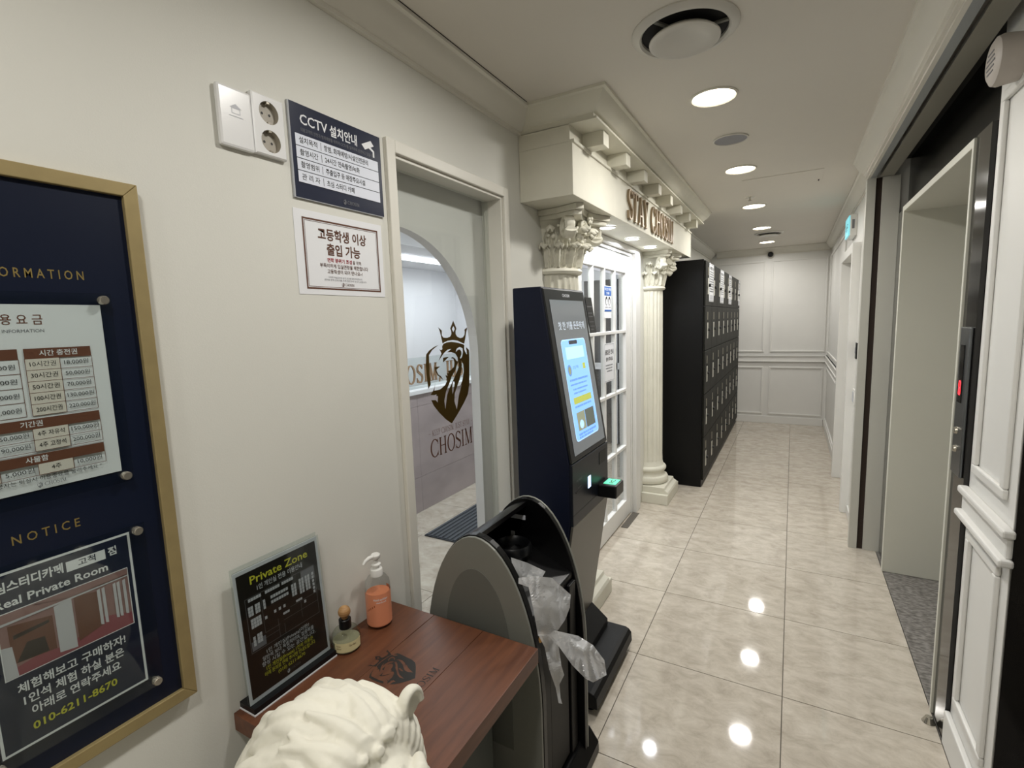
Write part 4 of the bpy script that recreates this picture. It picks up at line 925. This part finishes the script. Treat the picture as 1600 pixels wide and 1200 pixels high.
# ---------------------------------------------------------------- kiosk
KY0, KY1 = 1.735, 2.165
t = thing('payment_kiosk', 'tall navy self service kiosk with a tilted touch screen', 'kiosk', (-.85, 1.95, 0))
M_kbez = mat('kiosk_bezel', '0e1012', .3, spec=.35); M_krefl = mat('kiosk_floor_reflection', '5d5a53', .38, metal=.35); M_kpan = mat('kiosk_panel', '10141d', .36, spec=.3)  # lower front: floor reflection in the navy satin painted as flat grey
b = MB(); b.prism([(-.968, .2), (-.968, 1.70), (-.842, 1.70), (-.74, 1.01), (-.74, .755), (-.82, .2)], 1, KY0, KY1); b.build('body', M_navysteel, t, .006)
fT = Vector((-.836, 0, 1.695)); fB = Vector((-.73, 0, 1.012)); fd = (fT-fB).normalized(); fn = Vector((0, 1, 0)).cross(fd)
def face_box(name, m, y0, y1, s0, s1, d0, d1, parent, bevel=0):
    vs = [fB+fd*s+fn*d+Vector((0, y, 0)) for d in (d0, d1) for s in (s0, s1) for y in (y0, y1)]
    return MB().add(vs, [(0, 2, 3, 1), (4, 5, 7, 6), (0, 1, 5, 4), (2, 6, 7, 3), (0, 4, 6, 2), (1, 3, 7, 5)]).build(name, m, parent, bevel)
FL = (fT-fB).length
face_box('bezel', M_kbez, KY0+.004, KY1-.004, .0, FL, -.012, 0, t, .004)
M_scr = mat('screen_off', '3e4144', .06, emit=.22)
scr = face_box('screen', M_scr, KY0+.042, KY1-.032, .022, FL-.045, -.003, .001, t)
sh = Sheet(fB+fn*.001+Vector((0, KY0+.042, 0))+fd*.022, U, fd, .0004, .0001)
def em(n, c, e): return mat(n, c, .15, emit=e)
E1 = em('screen_sky', '7fb2ee', 1.0); E2 = em('screen_dark', '262a35', .5); E3 = em('screen_text', 'b9c4d0', .6); E4 = em('screen_green', 'a9b14a', .8); E5 = em('screen_photo', '8a8f78', .7); E6 = em('screen_pale', 'a6cdf6', 1.0); E7 = em('screen_photo_dark', '545c55', .6); E8 = em('screen_mid', '5f87b8', .8); E9 = em('screen_grey', '6e7377', .4)
SWd = KY1-KY0-.074; SHt = FL-.067
sh.rect(0, 0, SWd, SHt, E9)
sh.text(SWd*.52, .505, .036, '첫 한 끼를 든든하게', E3, 'c', SWd*.78, .015); sh.rect(SWd*.18, .478, SWd*.84, .487, E9)
def rr(x0, y0, x1, y1, r):
    P = []
    for cx, cy, a in ((x1-r, y0+r, -90), (x1-r, y1-r, 0), (x0+r, y1-r, 90), (x0+r, y0+r, 180)): P += [(cx+r*math.cos(math.radians(a+q*18)), cy+r*math.sin(math.radians(a+q*18))) for q in range(6)]
    return P
px0, px1, py0, py1 = .045, .298, .05, .458
sh.polys([rr(px0-.004, py0-.004, px1+.004, py1+.004, .02)], E6); sh.polys([rr(px0, py0, px1, py1, .018)], E1); sh.polys([rr(.12, .44, .21, .456, .006)], E2)
sh.rect(px0+.03, .38, px1-.03, .43, E6); sh.polys([[(.085+.02*math.cos(q*.45), .335+.024*math.sin(q*.45)) for q in range(14)]], E8); sh.polys([[(.085+.013*math.cos(q*.45), .335+.016*math.sin(q*.45)) for q in range(14)]], E5)
sh.text(.15, .338, .016, '초심카페', E8, 'c', .06); sh.rect(.23, .33, .26, .355, E4); sh.lines([(.07, .27, .29, .008), (.07, .25, .272, .006), (.09, .25, .252, .006), (.09, .23, .236, .006)], E8)
sh.rect(.075, .195, .272, .222, E4); sh.lines([(.08, .26, .18, .007)], E8); sh.rect(.08, .085, .165, .16, E5); sh.rect(.17, .085, .272, .16, E7)
sh.polys([[(.12+.022*math.cos(q*.45), .108+.018*math.sin(q*.45)) for q in range(14)]], E6); sh.lines([(.075, .27, .066, .009), (.075, .23, .054, .008)], E8)
sh.build('screen_image', t)
sh = Sheet(fB+Vector((0, KY0, 0))+fd*(FL-.034), U, fd, .0004); sh.text(.215, .003, .018, 'CHOSIM', M_lgrey, 'c', .075, .03); sh.build('kiosk_mark', t)
# card panel
part('card_panel', M_kpan, t, (-.742, -.728, KY0+.003, KY1-.003, .757, 1.008), bevel=.003)
part('receipt_slot', M_black, t, (-.729, -.7265, 1.77, 1.845, .884, .890)); part('lit_slot', em('slot_light', 'bcd4f4', 2.2), t, (-.729, -.7265, 1.905, 1.935, .865, .915))
part('scanner_window', M_black, t, (-.729, -.7265, 2.045, 2.13, .93, .985)); part('panel_seam', M_black, t, (-.729, -.7272, KY0+.006, KY1-.006, .80, .803))
sh = Sheet((-.728, KY0, .757), U, Vz, .0003); sh.text(.045, .17, .014, 'PAYMENT', M_grey, 'l', .06); sh.text(.06, .14, .010, 'RECEIPT', M_grey, 'l', .04); sh.build('panel_print', t)
rd = part('card_reader', M_dark, t, (-.73, -.645, 2.025, 2.135, .788, .846), bevel=.006); part('reader_keypad', em('reader_green', '5fd8a8', 1.0), rd, (-.71, -.655, 2.045, 2.12, .846, .8475))
sh = Sheet((-.655, 2.05, .8477), U, (-1, 0, 0), .0003); sh.text(.032, .016, .026, 'IC', E2, 'c', .05, .02); sh.build('keypad_print', rd)
b = MB(); b.prism([(-.82, .2), (-.738, .757), (-.728, .757), (-.812, .2)], 1, KY0+.003, KY1-.003); b.build('lower_front', M_krefl, t, .002)
b = MB(); b.prism([(-.95, .1), (-.95, .2), (-.815, .2), (-.735, .135), (-.735, .1)], 1, KY0+.01, KY1-.005); b.build('foot_block', M_blackmetal, t, .002)
b = MB(); b.prism([(-.98, .035), (-.98, .1), (-.655, .1), (-.64, .094), (-.628, .08), (-.625, .035)], 1, 1.70, 2.19); b.build('base_plate', M_blackmetal, t, .003)
for xx in (-.94, -.67):
    for yy in (1.75, 2.14): MB().lathe([(.02, 0), (.02, .03), (.008, .03), (.008, .036)], (xx, yy, 0), 2, 16, cap=True).build('foot', M_dark, t)
cd = face_box('tag_card', M_dark, KY1+.004, KY1+.085, .5, FL+.005-.03, -.002, .001, t)
sh = Sheet(fB+fn*.001+Vector((0, KY1+.004, 0))+fd*.5, U, fd, .0004); sh.lines([(.01, .07, .12, .006), (.01, .06, .09, .005), (.01, .065, .075, .004), (.01, .065, .05, .004), (.01, .07, .03, .004), (.01, .05, .015, .004)], M_grey); sh.build('print', cd)
# ---------------------------------------------------------------- umbrella bag dispenser
t = thing('umbrella_wrapper', 'black umbrella bag dispenser with arched silver side panels', 'umbrella wrapper', (-.79, 1.33, 0))
WX = -.795; WR = .205; ZS = .45; ZT = .955
def arch_pts(r, zs, zt, z0, n=28, x=WX): return [(x-r, z0)]+[(x-r*math.cos(math.pi*i/n), zs+(zt-zs)*math.sin(math.pi*i/n)) for i in range(n+1)]+[(x+r, z0)]
M_wblack = mat('wrapper_black', '060607', .3, spec=.3)
b = MB(); b.prism(arch_pts(WR, ZS, ZT-.01, .05), 1, 1.15, 1.158); b.build('silver_panel', M_silver, t, .002)
part_b = MB().prism(arch_pts(WR+.002, ZS, ZT-.006, .05), 1, 1.158, 1.18).build('side_panel', M_wblack, t, .002)
b = MB(); b.prism(arch_pts(WR+.002, ZS, ZT, .05), 1, 1.478, 1.496); b.build('side_panel', M_wblack, t, .002)
b = MB(); b.prism(arch_pts(WR+.004, ZS, ZT+.002, .05), 1, 1.496, 1.504); b.build('silver_panel', M_silver, t, .002)
# inner arch of the near panel: shade of its dimple painted darker
rc = MB().prism(arch_pts(.115, .6, .845, .3, x=-.80), 1, 1.1488, 1.1502).build('dimple_shade', mat('silver_dimple_shade', '6c6d67', .5, metal=.1), t)
part('panel_handle', M_black, t, (-.85, -.755, 1.147, 1.1505, .635, .655))
# back cover, sweeping from the crown down the wall side
n = 20; outer = [(WX-WR*math.cos(math.pi*.5*i/n)*.985, ZS+(ZT-.012-ZS)*math.sin(math.pi*.5*i/n)) for i in range(n+1)]; inner = [(WX-(WR-.016)*math.cos(math.pi*.5*i/n)*.985, ZS+(ZT-.028-ZS)*math.sin(math.pi*.5*i/n)) for i in range(n+1)]
b = MB(); P = [(outer[0][0], .06)]+outer+inner[::-1]+[(inner[0][0], .06)]
b.prism(P, 1, 1.18, 1.478); b.build('back_cover', M_wblack, t, smooth=True)
part('body', M_wblack, t, (-.97, -.625, 1.18, 1.478, .06, .70)); b = MB(); b.prism([(-.94, .70), (-.94, .80), (-.82, .80), (-.625, .72), (-.625, .70)], 1, 1.18, 1.478); b.build('top_deck', M_wblack, t, .004)
MB().lathe([(.052, 0), (.062, 0), (.062, .022), (.056, .03), (.050, .022), (.048, 0)], (-.80, 1.385, .80), 2, 28).build('bag_ring', M_dark, t, smooth=True)
part('front_channel', M_blackmetal, t, (-.625, -.612, 1.183, 1.26, .06, .70), (-.625, -.612, 1.42, 1.47, .06, .70), (-.625, -.618, 1.27, 1.41, .10, .60), bevel=.003)
MB().lathe([(.0005, .0015), (.018, .001)][::-1], (-.612, 1.204, .655), 0, 24).build('sticker', mat('orange_sticker', 'd8a24a', .5), t)
sh = Sheet((-.968+.025, 1.478, .84), (0, -1, 0), (0, 0, 1), .001)
lb = part('data_label', M_lgrey, t, (-.905, -.8, 1.4745, 1.4775, .875, .89)); part('data_label', M_paper, t, (-.86, -.845, 1.4745, 1.4776, .80, .825))
b = MB(); b.prism([(-1.01, 0), (-1.01, .06), (-.985, .09), (-.605, .09), (-.57, .04), (-.568, 0)], 1, 1.12, 1.565); b.build('base', M_wblack, t, .006)
# plastic bag hanging from the slot
def film():
    m = bpy.data.materials.new('plastic_film'); m.use_nodes = True; nt = m.node_tree; N = nt.nodes; L = nt.links; N.remove(N['Principled BSDF']); out = N['Material Output']
    t1 = N.new('ShaderNodeBsdfTransparent'); d = N.new('ShaderNodeBsdfDiffuse'); d.inputs[0].default_value = (.88, .89, .90, 1); tr = N.new('ShaderNodeBsdfTranslucent'); tr.inputs[0].default_value = (.9, .9, .92, 1); g = N.new('ShaderNodeBsdfGlossy'); g.inputs['Roughness'].default_value = .22
    a = N.new('ShaderNodeMixShader'); a.inputs[0].default_value = .4; L.new(d.outputs[0], a.inputs[1]); L.new(tr.outputs[0], a.inputs[2])
    x = N.new('ShaderNodeMixShader'); x.inputs[0].default_value = .74; L.new(t1.outputs[0], x.inputs[1]); L.new(a.outputs[0], x.inputs[2])
    y = N.new('ShaderNodeMixShader'); y.inputs[0].default_value = .10; L.new(x.outputs[0], y.inputs[1]); L.new(g.outputs[0], y.inputs[2]); L.new(y.outputs[0], out.inputs[0]); return m
M_film = film()
def B(L): return [(740+x*.2918, 760+y*.2918) for x, y in L]
BAG = [(B([(240,490),(330,480),(420,490),(520,580),(515,650),(490,715),(455,765),(430,800),(345,800),(320,660),(295,540),(240,520)]), -.60, -.585),
       (B([(430,770),(560,800),(640,850),(700,930),(712,1010),(640,1050),(600,1030),(530,960),(455,855),(400,800)]), -.585, -.47),
       (B([(345,795),(455,790),(455,855),(470,960),(485,1010),(460,1060),(465,1130),(475,1165),(455,1160),(440,1080),(405,980),(380,860)]), -.60, -.59),
       (B([(200,380),(290,410),(385,455),(360,500),(240,520),(215,470)]), -.70, -.66)]
import bmesh
t = thing('plastic_bag', 'crumpled clear plastic umbrella bag hanging out of the dispenser', 'plastic bag', (-.6, 1.35, .45))
for gi, (P, xa, xb) in enumerate(BAG):
    bm = bmesh.new(); f = bm.faces.new([bm.verts.new((x, -y, 0)) for x, y in P]); bmesh.ops.triangulate(bm, faces=[f])
    for _ in range(4): bmesh.ops.subdivide_edges(bm, edges=[e_ for e_ in bm.edges if e_.calc_length() > 5], cuts=1, use_grid_fill=True); bmesh.ops.triangulate(bm, faces=[q for q in bm.faces if len(q.verts) > 3])
    for _ in range(4): bmesh.ops.smooth_vert(bm, verts=[v for v in bm.verts if not v.is_boundary], factor=.5, use_axis_x=True, use_axis_y=True, use_axis_z=True)
    x0 = min(p[0] for p in P); x1 = max(p[0] for p in P)
    q = org(t)
    for v in bm.verts:
        u = (v.co.x-x0)/(x1-x0); nz = noise.noise(Vector((v.co.x*.035, v.co.y*.03, gi*9)))*.02+abs(noise.noise(Vector((v.co.x*.07+v.co.y*.02, v.co.y*.025-v.co.x*.02, gi*5))))*.018
        w3 = px(v.co.x, -v.co.y, 0, xa+(xb-xa)*u+nz)
        v.co = w3-q
    me = bpy.data.meshes.new('film'); bm.to_mesh(me); bm.free(); me.materials.append(M_film)
    o = bpy.data.objects.new('film', me); C.objects.link(o); o.parent = t; ORG[o.name] = q
# ---------------------------------------------------------------- lion statue
t = thing('lion_statue', 'white plaster lion statue seen from behind its mane', 'statue', (-.62, .36, 0))
M_lion = mat('white_plaster', 'e3e0d2', .6, var=.05, scale=12, bump=.15, bscale=90)
b = MB(); HC = Vector((-.60, .36, .87))
b.ball((-.80, .36, .45), (.21, .17, .36), 24, 16)          # trunk leaning back
b.ball((-.64, .36, .62), (.15, .155, .26), 24, 16)          # chest
for s in (-1, 1):
    b.ball((-.78, .36+s*.12, .25), (.2, .085, .17), 20, 14)  # haunch
    b.tube([(-.75, .36+s*.14, .2), (-.62, .36+s*.15, .1), (-.52, .36+s*.15, .085)], [.08, .06, .045], 12)
    b.tube([(-.56, .36+s*.08, .62), (-.5, .36+s*.085, .35), (-.47, .36+s*.085, .12)], [.085, .06, .05], 12)
    b.ball((-.445, .36+s*.085, .095), (.075, .055, .045), 14, 10)
b.tube([(-.95, .36, .15), (-1.0, .3, .12), (-.98, .2, .12), (-.85, .16, .11)], [.035, .03, .028, .045], 10)
b.ball(HC+Vector((-.02, 0, .005)), (.155, .15, .155), 28, 18)  # skull inside the mane
b.ball(HC+Vector((-.13, 0, -.08)), (.18, .165, .19), 28, 18)
def hv(x, y, z): return HC+Vector((x, y, z))
b.ball(hv(.085, 0, 0), (.10, .088, .098), 24, 16)
b.ball(hv(.172, 0, -.058), (.055, .054, .046), 20, 14)
b.tube([hv(.11, 0, .065), hv(.17, 0, .02), hv(.222, 0, -.028)], [.04, .032, .024], 12)
b.ball(hv(.23, 0, -.036), (.016, .027, .015), 14, 10)
b.ball(hv(.16, 0, -.108), (.042, .036, .024), 16, 10)
for s in (-1, 1):
    b.ball(hv(.192, s*.028, -.066), (.042, .032, .032), 16, 12)
    b.tube([hv(.165, s*.018, .05), hv(.152, s*.05, .062), hv(.118, s*.085, .05)], [.015, .019, .012], 10)
    b.ball(hv(.155, s*.047, .026), (.014, .019, .012), 12, 10)
    b.ball(hv(.105, s*.072, -.045), (.06, .042, .06), 16, 12)
    b.ball((-.6, .36+s*.085, .6), (.1, .085, .12), 16, 12)       # shoulder
random.seed(3)
MC = HC+Vector((-.05, 0, -.03))
def wave(pts, rad, flat=1.0):
    n = len(pts); b.tube(pts, [rad*(.3+.85*math.sin(math.pi*min(1, .1+.8*i/(n-1))))*(1-.55*(i/(n-1))**2) for i in range(n)], 8)
def lock(a, e, ln, rad):
    "one lock of mane: starts near the hairline, flows back and down over the head"
    d0 = Vector((math.cos(e)*math.cos(a), math.cos(e)*math.sin(a), math.sin(e)))
    p = HC+Vector((d0.x*.165, d0.y*.16, d0.z*.165)); pts = []; n = 14
    wv = 1.3*noise.noise(Vector((a*1.2, e*1.4, 4))); lf = random.uniform(.0, .085)
    flow = Vector((-1.0, .35*d0.y, -.12-.75*max(0, -d0.x)-.5*abs(d0.y)))
    for i in range(n):
        s = i/(n-1); pts.append(p.copy())
        q = p-MC; nr = Vector((q.x/.2**2, q.y/.17**2, q.z/.19**2)).normalized()
        st = flow+Vector((0, wv*math.sin(s*6), .5*wv*math.cos(s*5))); st -= nr*st.dot(nr); p = p+st.normalized()*ln/n
        q = p-MC; k = math.sqrt((q.x/.200)**2+(q.y/.168)**2+(q.z/.178)**2); p = MC+q/k*(1.0+lf*math.sin(math.pi*min(1, s+.2)))
    wave(pts, rad)
for i in range(170):
    a = random.uniform(-math.pi, math.pi); e = random.uniform(-.45, 1.45)
    if abs(a) < .8 and e < .8: continue
    lock(a, e, random.uniform(.13, .26), random.uniform(.013, .023))
for i in range(26):                                              # ruff framing the face
    f = math.radians(-65+i*310/25-25); cf, sf = math.cos(f), math.sin(f); k = .9+.12*random.random(); w2 = random.uniform(-.3, .3)
    wave([hv(.085-.03*s-.12*s*s, (.098+.085*math.sin(s*1.5)*k)*math.cos(f+w2*s*s), -.01+(.105+.085*math.sin(s*1.5)*k)*math.sin(f+w2*s*s)) for s in [j/8 for j in range(9)]], .021)
for i in range(22):                                              # chest locks under the chin
    y = random.uniform(-.12, .12); x = .06-.9*abs(y)*.6+random.uniform(-.02, .02); z0 = random.uniform(-.1, -.24)
    wave([hv(x-.03*s+.02*math.sin(s*3), y*(1-.25*s)+.012*math.sin(s*6+i), z0-.17*s) for s in [j/8 for j in range(9)]], random.uniform(.018, .028))
for s in (-1, 1):                                                # cupped ears
    c = hv(.07, s*.122, .108)
    for k in range(11):
        q = math.pi*k/10; b.ball(c+Vector((-.004, s*(.03*-math.cos(q)*.9+.006), .036*math.sin(q)+.008)), (.014, .0095, .0095), 10, 8)
    b.ball(c+Vector((-.012, s*.006, .014)), (.016, .034, .036), 16, 12)
b.box(-1.06, -.36, .18, .54, 0, .07)
LK = .7; LT = Vector((-.545, .44, .90)); b.v = [tuple(LT+(Vector(p)-HC)*LK) for p in b.v]; zb = LT.z-HC.z*LK
part('pedestal', M_plaster, t, (-.90, -.35, .30, .565, 0, .03), (-.88, -.37, .315, .555, .03, zb-.02), (-.90, -.35, .30, .565, zb-.02, zb+.001), bevel=.004)
lo = b.build('body', M_lion, t, smooth=True)
rm = lo.modifiers.new('remesh', 'REMESH'); rm.mode = 'VOXEL'; rm.voxel_size = .0028; rm.use_smooth_shade = True
sm = lo.modifiers.new('smooth', 'SMOOTH'); sm.factor = .5; sm.iterations = 3
